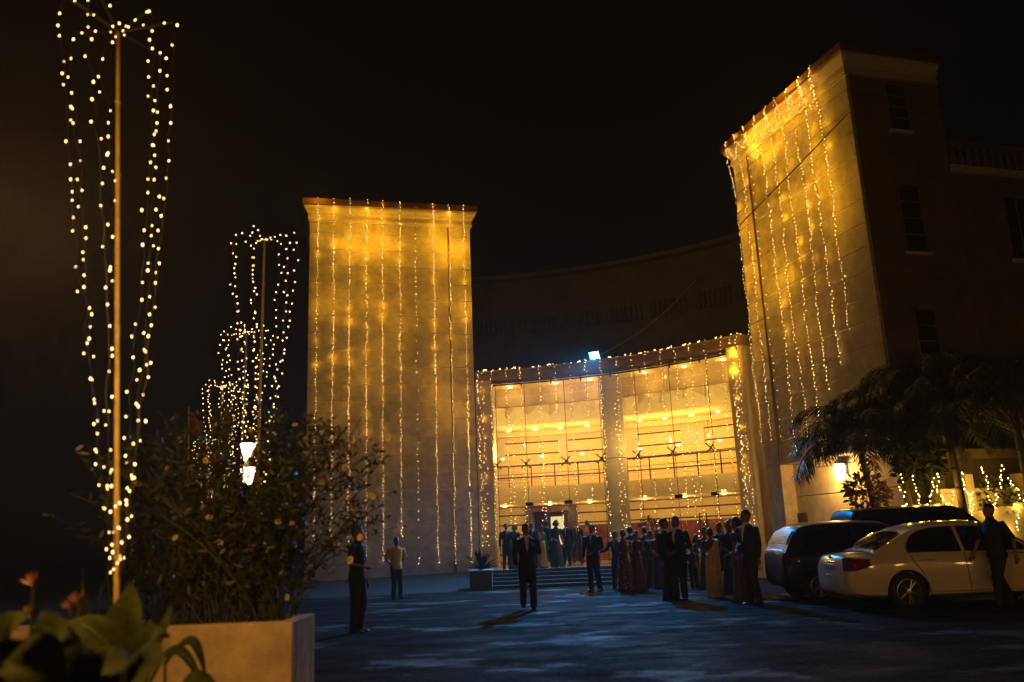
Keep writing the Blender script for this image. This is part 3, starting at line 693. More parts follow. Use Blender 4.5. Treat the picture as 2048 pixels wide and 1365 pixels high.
    for hp, kn, an in legs:
        st_ = MB(); a = an; gz = a.z - .045 * S
        st_.loft([[(a.x + sx * w_ * S, a.y + yy * S, gz + zz * S) for sx, zz in ((-1, .0), (1, .0), (1, .5 * h_), (.6, h_), (-.6, h_), (-1, .5 * h_))] for yy, w_, h_ in ((.035, .018, .03), (.02, .026, .05), (-.01, .027, .05), (-.05, .028, .032), (-.085, .026, .026), (-.108, .014, .018))])
        st_.build('shoe', M_SHOE, t, smooth=True)
    if outfit in ('suit', 'shirt', 'open'):
        jk = MB(); hem = .445 if outfit != 'shirt' else .475; c1 = col or M_SUIT
        prof = ((hem, .108, .084), (.50, .108, .084), (.56, .100, .076), (.62, .093, .070), (.70, .103, .076), (.77, .112, .072), (.812, .104, .060), (.835, .066, .048), (.848, .047, .043))
        jk.loft([[Vector(q) for q in ering(V(0, 0, z_), rx * S, ry * S, 16)] for z_, rx, ry in prof])
        for s_, e_, w_ in arms:
            e2 = w_ if outfit != 'shirt' else e_.lerp(s_, .12)
            pts = [s_ + Vector((0, 0, .008 * S)), s_.lerp(e_, .5), e_, e_.lerp(w_, .5), w_] if outfit != 'shirt' else [s_ + Vector((0, 0, .008 * S)), s_.lerp(e_, .45), e_.lerp(s_, .05)]
            jk.tube(pts, [.040 * S, .038 * S, .033 * S, .029 * S, .026 * S] if outfit != 'shirt' else [.040 * S, .039 * S, .037 * S], 10)
        nm = 'jacket' if outfit != 'shirt' else 'shirt'
        J = remeshed(jk, nm, c1, vox, t, 2)
        cb = MB(); cb.lathe([(.043 * S, 0), (.041 * S, .03 * S), (.037 * S, .031 * S)], V(0, -.002, .838), 12); cb.build('collar', M_WSHIRT if outfit != 'shirt' else c1, J)
        if outfit != 'shirt':
            fr = MB(); wd_ = .62 if outfit == 'suit' else .85
            lv = ((.853, .030, -.046), (.82, .030, -.064), (.78, .025, -.077), (.72, .017, -.084), (.665, .006, -.082 + .004))
            vs = []; fs = []
            for z_, hw, yy in lv: vs += [V(-hw * wd_, yy + .010, z_), V(0, yy - .004, z_), V(hw * wd_, yy + .010, z_)]
            for k in range(len(lv) - 1):
                o_ = k * 3; fs += [(o_, o_ + 1, o_ + 4, o_ + 3), (o_ + 1, o_ + 2, o_ + 5, o_ + 4)]
            fr.add(vs, fs); fr.build('shirt_front', M_WSHIRT, t, smooth=True)
            if outfit == 'suit':
                ti = MB(); ti.add([V(-.008, -.058, .845), V(.008, -.058, .845), V(.012, -.090, .73), V(0, -.092, .68), V(-.012, -.090, .73)], [(0, 1, 2, 3, 4)]); ti.build('tie', M_NAVY, t)
    else:
        c1 = col; bl = MB()
        bl.loft([[Vector(q) for q in ering(V(0, 0, z_), rx * S, ry * S)] for z_, rx, ry in ((.60, .073, .062), (.66, .076, .066), (.73, .091, .074), (.79, .090, .062), (.825, .066, .048))])
        for s_, e_, w_ in arms: bl.tube([s_ + Vector((0, 0, .004 * S)), s_.lerp(e_, .35), s_.lerp(e_, .6)], [.037 * S, .034 * S, .031 * S], 8)
        remeshed(bl, 'blouse', col2 or c1, vox, t, 2)
        gw = MB(); n = 40; rings = []; ph = random.uniform(0, 6); hemr = .135 if outfit != 'saree' else .125
        for k in range(15):
            f = k / 14; z_ = .64 * (1 - f) + .012 * f
            if f < .25: rx = .075 + (.107 - .075) * f / .25
            else: rx = .107 + (hemr - .107) * ((f - .25) / .75) ** 1.4
            fold = .085 * max(0, f - .15)
            rings.append([V(rx * (1 + fold * sin(9 * a + ph) + fold * .5 * sin(5 * a + 2 * ph)) * cos(a), (rx * .82) * (1 + fold * sin(9 * a + ph) + fold * .5 * sin(4 * a)) * sin(a), z_) for a in [2 * pi * i / n for i in range(n)]])
        gw.loft(rings, caps=True); gw.build('skirt', c1, t, smooth=True)
        if outfit == 'saree':
            sp_ = MB(); n = 9; vs = []; fs = []
            path = [(-.05, -.084, .66, .055), (-.065, -.078, .75, .045), (-.070, -.03, .836, .042), (-.055, .075, .79, .055), (-.02, .095, .68, .075), (.0, .110, .55, .090), (.01, .125, .40, .098), (.02, .135, .22, .10), (.02, .14, .06, .10)]
            for k, (x, yy, z_, hw) in enumerate(path):
                for q in range(n):
                    u_ = q / (n - 1) * 2 - 1; ripple = .008 * sin(q * 2.1 + k * .2)
                    vs.append(V(x + u_ * hw, yy + ripple + (.05 * u_ * u_ * (-1 if yy > .05 else .6)), z_ + (.02 * u_ if k > 3 else 0)))
            for k in range(len(path) - 1):
                for q in range(n - 1): o_ = k * n + q; fs.append((o_, o_ + 1, o_ + n + 1, o_ + n))
            sp_.add(vs, fs); o = sp_.build('saree_drape', c1, t, smooth=True)
            m = o.modifiers.new('s', 'SOLIDIFY'); m.thickness = .006
        if outfit == 'sequin':
            sq = MB()
            for q in range(420):
                a = random.uniform(0, 2 * pi); f = random.uniform(.12, 1); z_ = .62 * (1 - f) + .02 * f; rx = (.107 + (hemr - .107) * f) * 1.02
                p = V(rx * cos(a) * 1.03, rx * .85 * sin(a) * 1.03, z_); e1 = Vector((random.gauss(0, 1), random.gauss(0, 1), random.gauss(0, 1))).normalized(); nn = Vector((cos(a), sin(a), random.gauss(0, .6))).normalized()
                e1 = (e1 - nn * e1.dot(nn)).normalized() * .0085 * S; e2 = nn.cross(e1)
                sq.add([p + e1, p + e2, p - e1, p - e2], [(0, 1, 2, 3)])
            sq.build('sequins', mat('sequin_red', (.95, .40, .25), .3, metal=1., noise_s=60, amt=.3), t, kind='stuff')
    return t
F, B_ = 0., pi
C_BRONZE = mat('bronze_fabric', (.30, .12, .05), .6, noise_s=8, amt=.3)
C_GOLD = mat('gold_saree', (.80, .52, .20), .55, noise_s=7, amt=.3)
C_YEL = mat('yellow_saree', (.65, .38, .06), .6, noise_s=8, amt=.25)
C_TEAL = mat('teal_gown', (.008, .03, .04), .4, noise_s=6, amt=.3)
C_RED = mat('dark_red_gown', (.10, .015, .012), .5, noise_s=9, amt=.3)
C_WINE = mat('wine_sequin_gown', (.16, .03, .022), .4, noise_s=14, amt=.4)
C_BROWN = mat('brown_saree', (.10, .045, .022), .6, noise_s=9, amt=.3)
C_GREEN = mat('green_fabric', (.10, .13, .03), .6, noise_s=9, amt=.3)
C_CREAM = mat('cream_fabric', (.5, .38, .22), .6, noise_s=9, amt=.2)
C_PINK = mat('orange_gown', (.55, .18, .06), .5, noise_s=9, amt=.2)
ZP = ZL
person('man in black suit with white shirt standing at the doorway edge of the landing', 1014, 1137, 1.50, F + .15, 'suit', ZP, ('down', 'down'), y=29.6)
person('woman with loose dark hair in a bronze dress on the landing', 1033, 1136, 1.46, F - .4, 'gown', ZP, ('fold', 'down'), col=C_BRONZE, col2=M_SUIT, hair='bob', y=29.9)
person('man with bright white shirt partly hidden behind the walking man', 1067, 1134, 1.50, F + .3, 'suit', ZP, ('down', 'fold'), y=29.8)
person('woman in yellow saree on the landing by the open door', 1086, 1133, 1.40, F + .5, 'saree', ZP, ('fold', 'down'), col=C_YEL, col2=C_GREEN, hair='bun', y=29.5)
person('man in dark suit on the landing with his back to the forecourt', 1098, 1136, 1.56, B_ - .3, 'suit', ZP, ('down', 'hold'), y=29.9)
person('woman in long dark teal gown on the landing beside the door', 1117, 1136, 1.55, F + .3, 'gown', ZP, ('fold', 'down'), col=C_TEAL, hair='bob', y=29.55)
person('man in black suit inside the lobby behind the glass', 1155, 1128, 1.60, F, 'suit', ZP, ('down', 'down'), y=34.2)
person('woman in orange gown inside the lobby behind the glass', 1178, 1128, 1.58, B_ + .6, 'gown', ZP, ('fold', 'down'), col=C_PINK, hair='bun', y=34.0)
person('slim man in black suit standing alone at the foot of the steps', 1192, 1183, 1.80, F - .5, 'suit', 0, ('down', 'fold'))
person('man in navy suit holding out one arm near the steps', 1237, 1178, 1.60, F - .7, 'suit', 0, ('reach', 'down'), col=M_NAVY)
person('woman in sparkling red sequinned skirt facing the steps', 1254, 1184, 1.62, B_ + .2, 'sequin', 0, ('fold', 'fold'), col=C_WINE, hair='bun')
person('man in dark suit just behind the sequinned skirt', 1267, 1174, 1.72, B_, 'suit', 0, ('down', 'fold'))
person('woman in plain dark red gown beside the sequinned skirt', 1280, 1182, 1.58, B_ - .5, 'gown', 0, ('fold', 'down'), col=C_RED, hair='bun')
person('woman in dark brown saree behind the two black suited men', 1307, 1174, 1.58, F + .4, 'saree', 0, ('fold', 'hold'), col=C_BROWN, hair='bun')
person('stocky man in black suit talking with a taller companion', 1337, 1201, 1.80, F + .9, 'suit', 0, ('down', 'hold'), turn=.3)
person('man in black suit with open white collar facing the stocky man', 1363, 1201, 1.83, F - .8, 'open', 0, ('fold', 'fold'))
person('small child in dark clothes between the adults', 1390, 1178, 1.12, F, 'shirt', 0, ('down', 'down'), col=C_BROWN)
person('girl in pale cream dress beside the small child', 1402, 1176, 1.42, F + .5, 'gown', 0, ('fold', 'down'), col=C_CREAM, col2=C_GREEN, hair='long')
person('woman in long gold saree seen from behind', 1432, 1196, 1.55, B_ + .1, 'saree', 0, ('fold', 'fold'), col=C_GOLD, col2=C_BROWN, hair='bun')
person('man in dark suit looking over the gold saree', 1448, 1188, 1.66, F - .3, 'suit', 0, ('down', 'down'))
person('woman in dark green dress near the gold saree', 1466, 1190, 1.70, F, 'gown', 0, ('fold', 'down'), col=M_NAVY, hair='bun')
person('woman in brown saree close behind the tall suited man', 1487, 1206, 1.74, B_ + .8, 'saree', 0, ('fold', 'down'), col=C_BROWN, hair='bun')
person('tall man in charcoal suit and open collar turned to the group', 1511, 1211, 1.86, F - 1.1, 'open', 0, ('fold', 'down'), col=M_GREY, col2=M_GREY, turn=-.3)
person('man in black suit walking across the open forecourt', 1058, 1221, 1.78, F + .1, 'open', 0, ('swingf', 'phone'), stride=.045, lean=.02)
person('man in grey suit with folded arms behind the woman in brown saree', 1297, 1172, 1.70, B_ + .3, 'suit', 0, ('fold', 'fold'), col=M_GREY)
person('woman in wine red gown just behind the stocky man', 1323, 1178, 1.60, F - .2, 'gown', 0, ('fold', 'down'), col=C_RED, hair='long')
person('man in navy suit at the back of the group near the hatchback', 1475, 1186, 1.74, B_ + .2, 'suit', 0, ('down', 'hip'), col=M_NAVY)
person('woman in bronze gown at the back between the suited men', 1418, 1178, 1.60, F - .6, 'gown', 0, ('fold', 'hold'), col=C_BRONZE, hair='bun')
person('slight man in dark suit waiting on the right of the open door', 1135, 1134, 1.52, F - .5, 'suit', ZP, ('fold', 'down'), y=30.6)
person('man in mustard yellow shirt with his hands behind his back', 794, 1199, 1.66, F + .5, 'shirt', 0, ('back', 'back'), col=M_YSHIRT)
person('man in dark shirt standing beside the flowering bush', 712, 1266, 1.78, F + 1.3, 'shirt', 0, ('hold', 'down'), col=M_SUIT)
person('man in dark clothes striding past the white sedan', 2012, 1217, 1.74, F - 1.35, 'shirt', 0, ('swingf', 'swingb'), stride=.11, lean=.03, col=M_SUIT)
# ------------------------------------------------------------------ vehicles
def cat_interp(st, n):
    out = []
    m = len(st)
    for k in range(n + 1):
        f = k / n * (m - 1); i = min(int(f), m - 2); u = f - i
        p0, p1, p2, p3 = st[max(i - 1, 0)], st[i], st[i + 1], st[min(i + 2, m - 1)]
        out.append([.5 * (2 * b_ + (c_ - a_) * u + (2 * a_ - 5 * b_ + 4 * c_ - d_) * u * u + (3 * b_ - a_ - 3 * c_ + d_) * u ** 3) for a_, b_, c_, d_ in zip(p0, p1, p2, p3)])
    return out
M_CHROME = mat('chrome', (.75, .74, .72), .12, metal=1., noise_s=5, amt=.05)
M_TYRE = mat('tyre_rubber', (.012, .012, .012), .8, noise_s=20, amt=.3)
M_RIM = mat('alloy_rim', (.5, .48, .46), .3, metal=.9, noise_s=9, amt=.1)
M_CGLASS = mat('car_glass', (.008, .009, .01), .05, spec=.7, noise_s=2, amt=.1)
M_BGLASS = mat('painted_reflection_glass', (.05, .22, .34), .25, spec=.8, noise_s=2, amt=.15)  # blue reflection is put into the base colour of the glass
M_TAIL = mat('tail_lamp_red', (.16, .008, .008), .08, spec=.8, noise_s=25, amt=.5)
M_PLATE = mat('amber_plate', (.55, .22, .03), .5, noise_s=12, amt=.15)
def car(name, label, loc, rz, paint, st, roof, belt, wheels, W2, wr, sidewins, hw_belt, hw_slope, glassmat_, rearmat=None, rear_h=(.0, 1.)):
    t = thing(name, label, 'car', loc, rz); NS = 44
    rings = []
    for x, zb, zs, zt, w in cat_interp(st, NS):
        half = [(0, zb), (w * .82, zb), (w * .955, zb + .06), (w * .995, zb + .30 * (zs - zb)), (w, zb + .55 * (zs - zb)), (w * .992, zs - .13), (w * .972, zs - .04), (w * .93, zs + .012), (w * .62, zt - .012), (0, zt)]
        r_ = [(x, -y_, z_) for y_, z_ in half] + [(x, y_, z_) for y_, z_ in reversed(half[1:-1])]
        rings.append(r_)
    mb = MB(); mb.loft(rings); me = mb.mesh('body', paint); ob = bpy.data.objects.new('body', me); C.objects.link(ob)
    cut = MB()
    for wx in wheels:
        for sd in (-1, 1):
            cut.loft([[(wx + (wr + .055) * cos(2 * pi * i / 28), sd * yy, wr + (wr + .055) * sin(2 * pi * i / 28)) for i in (range(28) if sd > 0 else range(27, -1, -1))] for yy in (W2 - .26, W2 + .2)])
    bm_ = bmesh.new(); cm = cut.mesh('cut', paint); bm_.from_mesh(cm); bmesh.ops.recalc_face_normals(bm_, faces=bm_.faces); bm_.to_mesh(cm); bm_.free()
    bm_ = bmesh.new(); bm_.from_mesh(me); bmesh.ops.recalc_face_normals(bm_, faces=bm_.faces); bm_.to_mesh(me); bm_.free()
    co = bpy.data.objects.new('cut', cm); C.objects.link(co)
    m = ob.modifiers.new('b', 'BOOLEAN'); m.object = co; m.operation = 'DIFFERENCE'; m.solver = 'EXACT'
    dg = bpy.context.evaluated_depsgraph_get(); dg.update(); me2 = bpy.data.meshes.new_from_object(ob.evaluated_get(dg)); ob.modifiers.clear()
    ob.data = me2; bpy.data.objects.remove(co); bpy.data.meshes.remove(me); ob.parent = t; me2.name = 'body'
    me2.polygons.foreach_set('use_smooth', [True] * len(me2.polygons)); me2.set_sharp_from_angle(angle=RD(38))
    # cabin
    rf = cat_interp(roof, 30); wz = lambda z_: hw_belt - (z_ - belt) * hw_slope
    cb = MB(); vs = []; fs = []; ny = 8
    for x, z_ in rf:
        w = wz(z_)
        vs.append((x, -hw_belt, belt - .03))
        for k in range(ny + 1):
            u_ = k / ny * 2 - 1; e_ = abs(u_) ** 5
            vs.append((x, u_ * w * (1 - .02 * e_), z_ + .028 * (1 - u_ * u_) - .03 * e_))
        vs.append((x, hw_belt, belt - .03))
    q = ny + 3
    for k in range(len(rf) - 1):
        for i in range(q - 1): o_ = k * q + i; fs.append((o_, o_ + q, o_ + q + 1, o_ + 1))
    cb.add(vs, fs); cab = cb.build('cabin', paint, t, smooth=True); cab.data.set_sharp_from_angle(angle=RD(40))
    # glass: rear, windscreen, sides
    def strip(x0, x1, nm, m_, inset=.09):
        g_ = MB(); vs = []; fs = []; xs = [r_ for r_ in rf if x0 <= r_[0] <= x1]
        for i, (x, z_) in enumerate(xs):
            w = wz(z_) - inset
            for k in range(7):
                u_ = k / 6 * 2 - 1; vs.append((x - (.006 if x < 2 else -.006), u_ * w, z_ + .028 * (1 - (u_ * w / wz(z_)) ** 2) + .008))
        for i in range(len(xs) - 1):
            for k in range(6): o_ = i * 7 + k; fs.append((o_, o_ + 7, o_ + 8, o_ + 1))
        g_.add(vs, fs); return g_.build(nm, m_, t, smooth=True)
    strip(roof[0][0] + .06, roof[1][0] - .02, 'rear_window', rearmat or glassmat_); strip(roof[-2][0] + .02, roof[-1][0] - .06, 'windscreen', glassmat_)
    for sd in (-1, 1):
        for poly in sidewins:
            g_ = MB(); g_.add([(x, sd * (wz(z_) + .012 + .004), z_) for x, z_ in poly], [tuple(range(len(poly)))]); g_.build('side_window', glassmat_, t)
    # wheels
    ty = MB(); ty.lathe([(wr * .66, -.095), (wr * .9, -.105), (wr * .985, -.085), (wr, -.05), (wr, .05), (wr * .985, .085), (wr * .9, .105), (wr * .66, .095)], n=30)
    ri = MB(); ri.lathe([(wr * .62, .06), (wr * .68, .10), (wr * .64, .104), (wr * .59, .07)], n=30)
    ri.lathe([(.02, .075), (.055, .075), (.05, .10), (.02, .105)], n=12)
    for k in range(5):
        for d_ in (-.17, .17):
            a = 2 * pi * k / 5 + d_; ri.tube([(.04 * cos(a - d_), .04 * sin(a - d_), .088), (wr * .63 * cos(a), wr * .63 * sin(a), .09)], [.016, .011], 5)
    hubb = MB(); hubb.lathe([(.01, .0), (wr * .62, .0), (wr * .62, .02), (.01, .02)], n=20)
    tym, rim_, hbm = ty.mesh('tyre', M_TYRE), ri.mesh('rim', M_RIM), hubb.mesh('brake_disc', M_BLACK)
    for m_ in (tym,): m_.polygons.foreach_set('use_smooth', [True] * len(m_.polygons))
    for wx in wheels:
        for sd in (-1, 1):
            w_ = link('wheel', tym, t); w_.location = (wx, sd * (W2 - .115), wr); w_.rotation_euler = (RD(90) if sd < 0 else RD(-90), RD(12), 0)
            link('rim', rim_, w_); link('brake_disc', hbm, w_)
            a_ = MB(); n_ = 20
            rings = [[(wx + (wr + .05) * cos(pi * i / n_), sd * yy, wr + (wr + .05) * sin(pi * i / n_)) for i in range(n_ + 1)] for yy in (W2 - .27, W2 - .02)]
            a_.add([p for r_ in rings for p in r_], [(i, i + 1, n_ + 2 + i, n_ + 1 + i) for i in range(n_)]); a_.build('wheel_arch', M_BLACK, t)
    return t
M_PAINT = mat('white_paint', (.64, .54, .41), .26, coat=.6, noise_s=1.5, amt=.05)
M_DPAINT = mat('dark_paint', (.010, .010, .011), .4, coat=.3, noise_s=2, amt=.1)
M_GPAINT = mat('dark_grey_paint', (.014, .013, .012), .42, coat=.3, noise_s=2, amt=.1)
st_sedan = [(0.0, .40, .66, .78, .60), (.05, .30, .80, .93, .745), (.22, .24, .875, .985, .81), (.6, .21, .90, 1.0, .842), (1.0, .2, .91, 1.0, .85), (1.6, .2, .905, .98, .85), (2.3, .2, .885, .96, .85), (3.0, .2, .865, .95, .85), (3.4, .2, .84, .92, .845), (3.9, .21, .78, .85, .82), (4.3, .24, .68, .76, .74), (4.5, .32, .56, .62, .58)]
pw = atz(1822, 1222, 0)
WX0 = 1.02
sed_loc = Vector((pw.x - WX0, pw.y + .80, 0))
rear_poly = [(1.10, .965), (1.09, 1.02), (1.12, 1.12), (1.22, 1.24), (1.38, 1.325), (1.62, 1.375), (2.0, 1.39), (2.04, .955)]
front_poly = [(2.11, .953), (2.07, 1.392), (2.45, 1.37), (2.75, 1.28), (3.18, 1.0), (3.22, .94)]
sed = car('white_sedan', 'white four door sedan parked side on, with clear tail lamps and alloy wheels', sed_loc, RD(1), M_PAINT, st_sedan,
          [(.50, .985), (1.22, 1.35), (1.70, 1.445), (2.2, 1.46), (2.65, 1.405), (3.45, .935)], .93, (WX0, 3.62), .85, .315, [rear_poly, front_poly], .80, .40, M_CGLASS)
def on_side(nm, m_, pts, parent=sed, sd=-1, y_=.853):      # thin shape on the near flank
    b = MB(); vs = [(x, sd * yy, z_) for x, z_, yy in pts]; n = len(vs); b.add(vs, [tuple(range(n))]); o = b.build(nm, m_, parent)
    s_ = o.modifiers.new('s', 'SOLIDIFY'); s_.thickness = .008; s_.offset = 0; return o
for sd in (-1, 1):
    tlm = MB(); q = [(.02, .70, .93), (.012, .66, .72), (.03, .50, .74)]
    rings = [[(.035, sd * .60, .69), (.035, sd * .60, .90)], [(.0625, sd * .755, .68), (.055, sd * .755, .915)], [(.20, sd * .818, .70), (.20, sd * .818, .895)], [(.40, sd * .842, .76), (.40, sd * .838, .885)]]
    vs = [Vector(p) + Vector((-.012, sd * .012, 0)) for r_ in rings for p in r_]; tlm.add(vs, [(2 * k, 2 * k + 1, 2 * k + 3, 2 * k + 2) for k in range(3)])
    tl_ = tlm.build('tail_lamp', M_TAIL, sed); s_ = tl_.modifiers.new('s', 'SOLIDIFY'); s_.thickness = .02
    for k in range(2):
        b = MB(); b.ball((.14 + .1 * k, sd * .832, .78 + .02 * k), .028, 8, 5, 0, 1, .4, 1); b.build('lamp_bulb', mat('tail_red_bright', (.6, .03, .02), .1, noise_s=9, amt=.2), tl_)
    for x0 in (1.28, 2.32):
        b = MB(); b.tube([(x0, sd * .862, .842), (x0 + .06, sd * .885, .846), (x0 + .19, sd * .885, .846), (x0 + .24, sd * .862, .842)], [.012, .016, .016, .012], 6); b.build('door_handle', M_PAINT, sed)
    b = MB(); b.box((1.45, sd * .846, .30), (3.3, sd * .872, .345)); bevel(b.build('sill_moulding', M_PAINT, sed), .01, 2)
    for pts in ([(1.12, .955), (1.16, .82), (1.28, .66), (1.38, .40), (1.40, .24)], [(2.06, .95), (2.08, .7), (2.10, .26)], [(3.25, .93), (3.3, .7), (3.28, .26)]):
        b = MB(); b.tube([(x, sd * (.8535 if z_ < .85 else .835), z_) for x, z_ in pts], .005, 4); b.build('door_seam', M_BLACK, sed)
    b = MB(); b.ball((3.1, sd * .96, 1.0), .1, 10, 6, 0, .6, .9, .62); b.tube([(3.15, sd * .82, .96), (3.1, sd * .93, .98)], .02, 5); b.build('mirror', M_PAINT, sed, smooth=True)
b = MB(); b.box((-.006, -.26, .70), (.03, .26, .80)); bevel(b.build('number_plate', M_PLATE, sed), .006, 1)
b = MB(); b.tube([(-.004 + .03, -.29, .835), (.015, 0, .845), (.026, .29, .835)], .014, 6); b.build('chrome_strip', M_CHROME, sed)
b = MB(); b.lathe([(.045, 0), (.05, .008), (.035, .012), (.03, .004)], (0, 0, 0), 16, 0, 1.3, 1); o = b.build('emblem', M_CHROME, sed); o.location = (.035, 0, .905); o.rotation_euler = (RD(90), 0, RD(-90))
b = MB(); b.tube([(.05, -.70, .60), (.012, -.5, .60), (-.004, 0, .60), (.012, .5, .60), (.05, .70, .60)], .012, 5); b.build('bumper_crease', M_PAINT, sed)
b = MB(); b.box((.12, -.55, .19), (.2, .55, .30)); b.build('lower_valance', M_BLACK, sed)
st_hatch = [(0.0, .42, .80, .88, .60), (.05, .32, .95, 1.05, .75), (.3, .24, .98, 1.06, .82), (.8, .22, .98, 1.05, .84), (1.6, .2, .96, 1.02, .84), (2.6, .2, .94, 1.0, .84), (3.0, .2, .9, .97, .83), (3.4, .22, .82, .88, .8), (3.7, .26, .7, .76, .70), (3.82, .34, .6, .66, .55)]
hx = aty(1541, 1120, 18.9).x
M_HGLASS = mat('tinted_glass', (.006, .006, .007), .35, spec=.15, noise_s=2, amt=.1)
hat = car('dark_hatchback', 'dark hatchback in shadow beyond the white sedan', (hx, 18.75, 0), RD(0), M_GPAINT, st_hatch, [(.05, 1.0), (.40, 1.47), (1.1, 1.55), (1.9, 1.54), (2.3, 1.46), (3.05, .96)], .99, (.68, 3.08), .84, .30,
          [[(.42, 1.04), (.55, 1.36), (1.45, 1.46), (1.5, 1.03)], [(1.58, 1.03), (1.55, 1.46), (2.1, 1.44), (2.8, 1.03)]], .79, .30, M_HGLASS)
b = MB(); b.ball((.1, -.80, .82), .07, 8, 6, 0, .5, .5, 1.6); b.build('tail_lamp', M_TAIL, hat, smooth=True)
b = MB(); b.ball((.1, .80, .82), .07, 8, 6, 0, .5, .5, 1.6); b.build('tail_lamp', M_TAIL, hat, smooth=True)
st_van = [(0.0, .45, .9, 1.0, .66), (.06, .36, 1.08, 1.16, .80), (.3, .3, 1.1, 1.18, .85), (1.0, .26, 1.1, 1.17, .87), (2.2, .26, 1.07, 1.13, .87), (3.2, .26, 1.04, 1.1, .86), (3.7, .28, .96, 1.02, .82), (4.1, .34, .8, .88, .7), (4.2, .42, .7, .76, .55)]
vx = aty(1672, 1045, 20.3).x
van = car('black_suv', 'tall black off-roader with a blue painted glint in the rear window behind the sedan', (vx, 20.35, 0), 0., M_DPAINT, st_van, [(.03, 1.12), (.16, 1.74), (.5, 1.82), (2.0, 1.85), (2.6, 1.78), (3.35, 1.08)], 1.1, (.78, 3.3), .87, .35,
          [[(.28, 1.18), (.34, 1.62), (1.3, 1.72), (1.3, 1.16)], [(1.4, 1.16), (1.4, 1.72), (2.3, 1.70), (3.0, 1.15)]], .82, .24, M_CGLASS, rearmat=M_BGLASS)
# ------------------------------------------------------------------ foliage helpers
M_LEAF = mat('dark_leaf', (.024, .036, .011), .5, noise_s=4, amt=.5)
M_LEAF2 = mat('broad_leaf', (.026, .036, .006), .75, noise_s=5, amt=.55, bump=.35, bscale=22, spec=.08)
M_FROND = mat('palm_leaflet', (.03, .042, .014), .5, noise_s=5, amt=.4)
M_TRUNK = mat('palm_trunk', (.12, .085, .05), .85, noise_s=7, amt=.4, bump=.5, bscale=18)
M_STEM = mat('green_stem', (.025, .03, .012), .6, noise_s=6, amt=.3)
M_YFL = mat('yellow_petal', (.62, .44, .11), .6, noise_s=12, amt=.25)
M_OFL = mat('orange_bract', (.14, .05, .02), .5, noise_s=10, amt=.3)
M_RLEAF = mat('reddish_leaf', (.16, .06, .03), .5, noise_s=6, amt=.4)
M_PLANT = mat('planter_render', (.56, .43, .24), .9, noise_s=2.2, amt=.45, bump=.35, bscale=60)
M_BAMBOO = mat('bamboo', (.55, .40, .11), .5, noise_s=8, amt=.35)
def blade(mb, pts, w, fold=.25, n=8, m=2, shape=.8, mi=0, nrm=None, tipw=.0):
    """broad leaf along control points (quadratic), width w"""
    a, b_, c = [Vector(p) for p in pts]; vs = []; fs = []
    for k in range(n + 1):
        t = k / n; p = a * (1 - t) ** 2 + b_ * 2 * t * (1 - t) + c * t * t
        d = ((b_ - a) * (1 - t) + (c - b_) * t).normalized()
        up = nrm or Vector((0, -.6, .8)); s = d.cross(up); s = s.normalized() if s.length > 1e-4 else Vector((1, 0, 0)); u_ = s.cross(d).normalized()
        ww = w * max(.02, sin(pi * min(1, t ** shape * .97 + .02))) + tipw
        for q in range(-m, m + 1):
            f = q / m; vs.append(p + s * ww * f + u_ * (abs(f) * fold * ww + .012 * sin(9 * t + q)))
    r = 2 * m + 1
    for k in range(n):
        for q in range(r - 1): o_ = k * r + q; fs.append((o_, o_ + 1, o_ + r + 1, o_ + r))
    mb.add(vs, fs, mi)
# ------------------------------------------------------------------ palms
def frond_mesh(L, th0, seed):
    rnd = random.Random(seed); mb = MB(); n = 16; pts = [Vector((0, 0, 0))]; th1 = RD(-78)
    for k in range(n):
        t = (k + .5) / n; th = th0 + (th1 - th0) * t ** 1.15; pts.append(pts[-1] + Vector((cos(th), .02 * sin(3 * t + seed), sin(th))) * (L / n))
    mb.tube(pts, [.020 * (1 - .85 * k / n) + .003 for k in range(n + 1)], 4)
    N = 70
    for k in range(9, N):
        t = k / N; f = t * n; i = min(int(f), n - 1); p = pts[i].lerp(pts[i + 1], f - i); d = (pts[i + 1] - pts[i]).normalized()
        ln = L * .26 * (sin(pi * min(1, .14 + t * .82)) ** .6) * rnd.uniform(.8, 1.1)
        for sd in (-1, 1):
            th = rnd.uniform(-.35, .9); s = Vector((0, sd, 0)); upv = s.cross(d) * sd
            dr = (s * cos(th) + upv * sin(th) * .7 + d * .75).normalized()
            tip = p + dr * ln + Vector((0, 0, -ln * rnd.uniform(.2, .5))); mid = p + dr * ln * .55 + Vector((0, 0, -ln * .05)); w = d * .015
            mb.add([p - w * .5, p + w * .5, mid + w, mid - w, tip], [(0, 1, 2, 3), (3, 2, 4)])
    return mb.mesh('frond', M_FROND)
FR = [frond_mesh(2.0, RD(d), i) for i, d in enumerate((28, 46, 62, 78))]
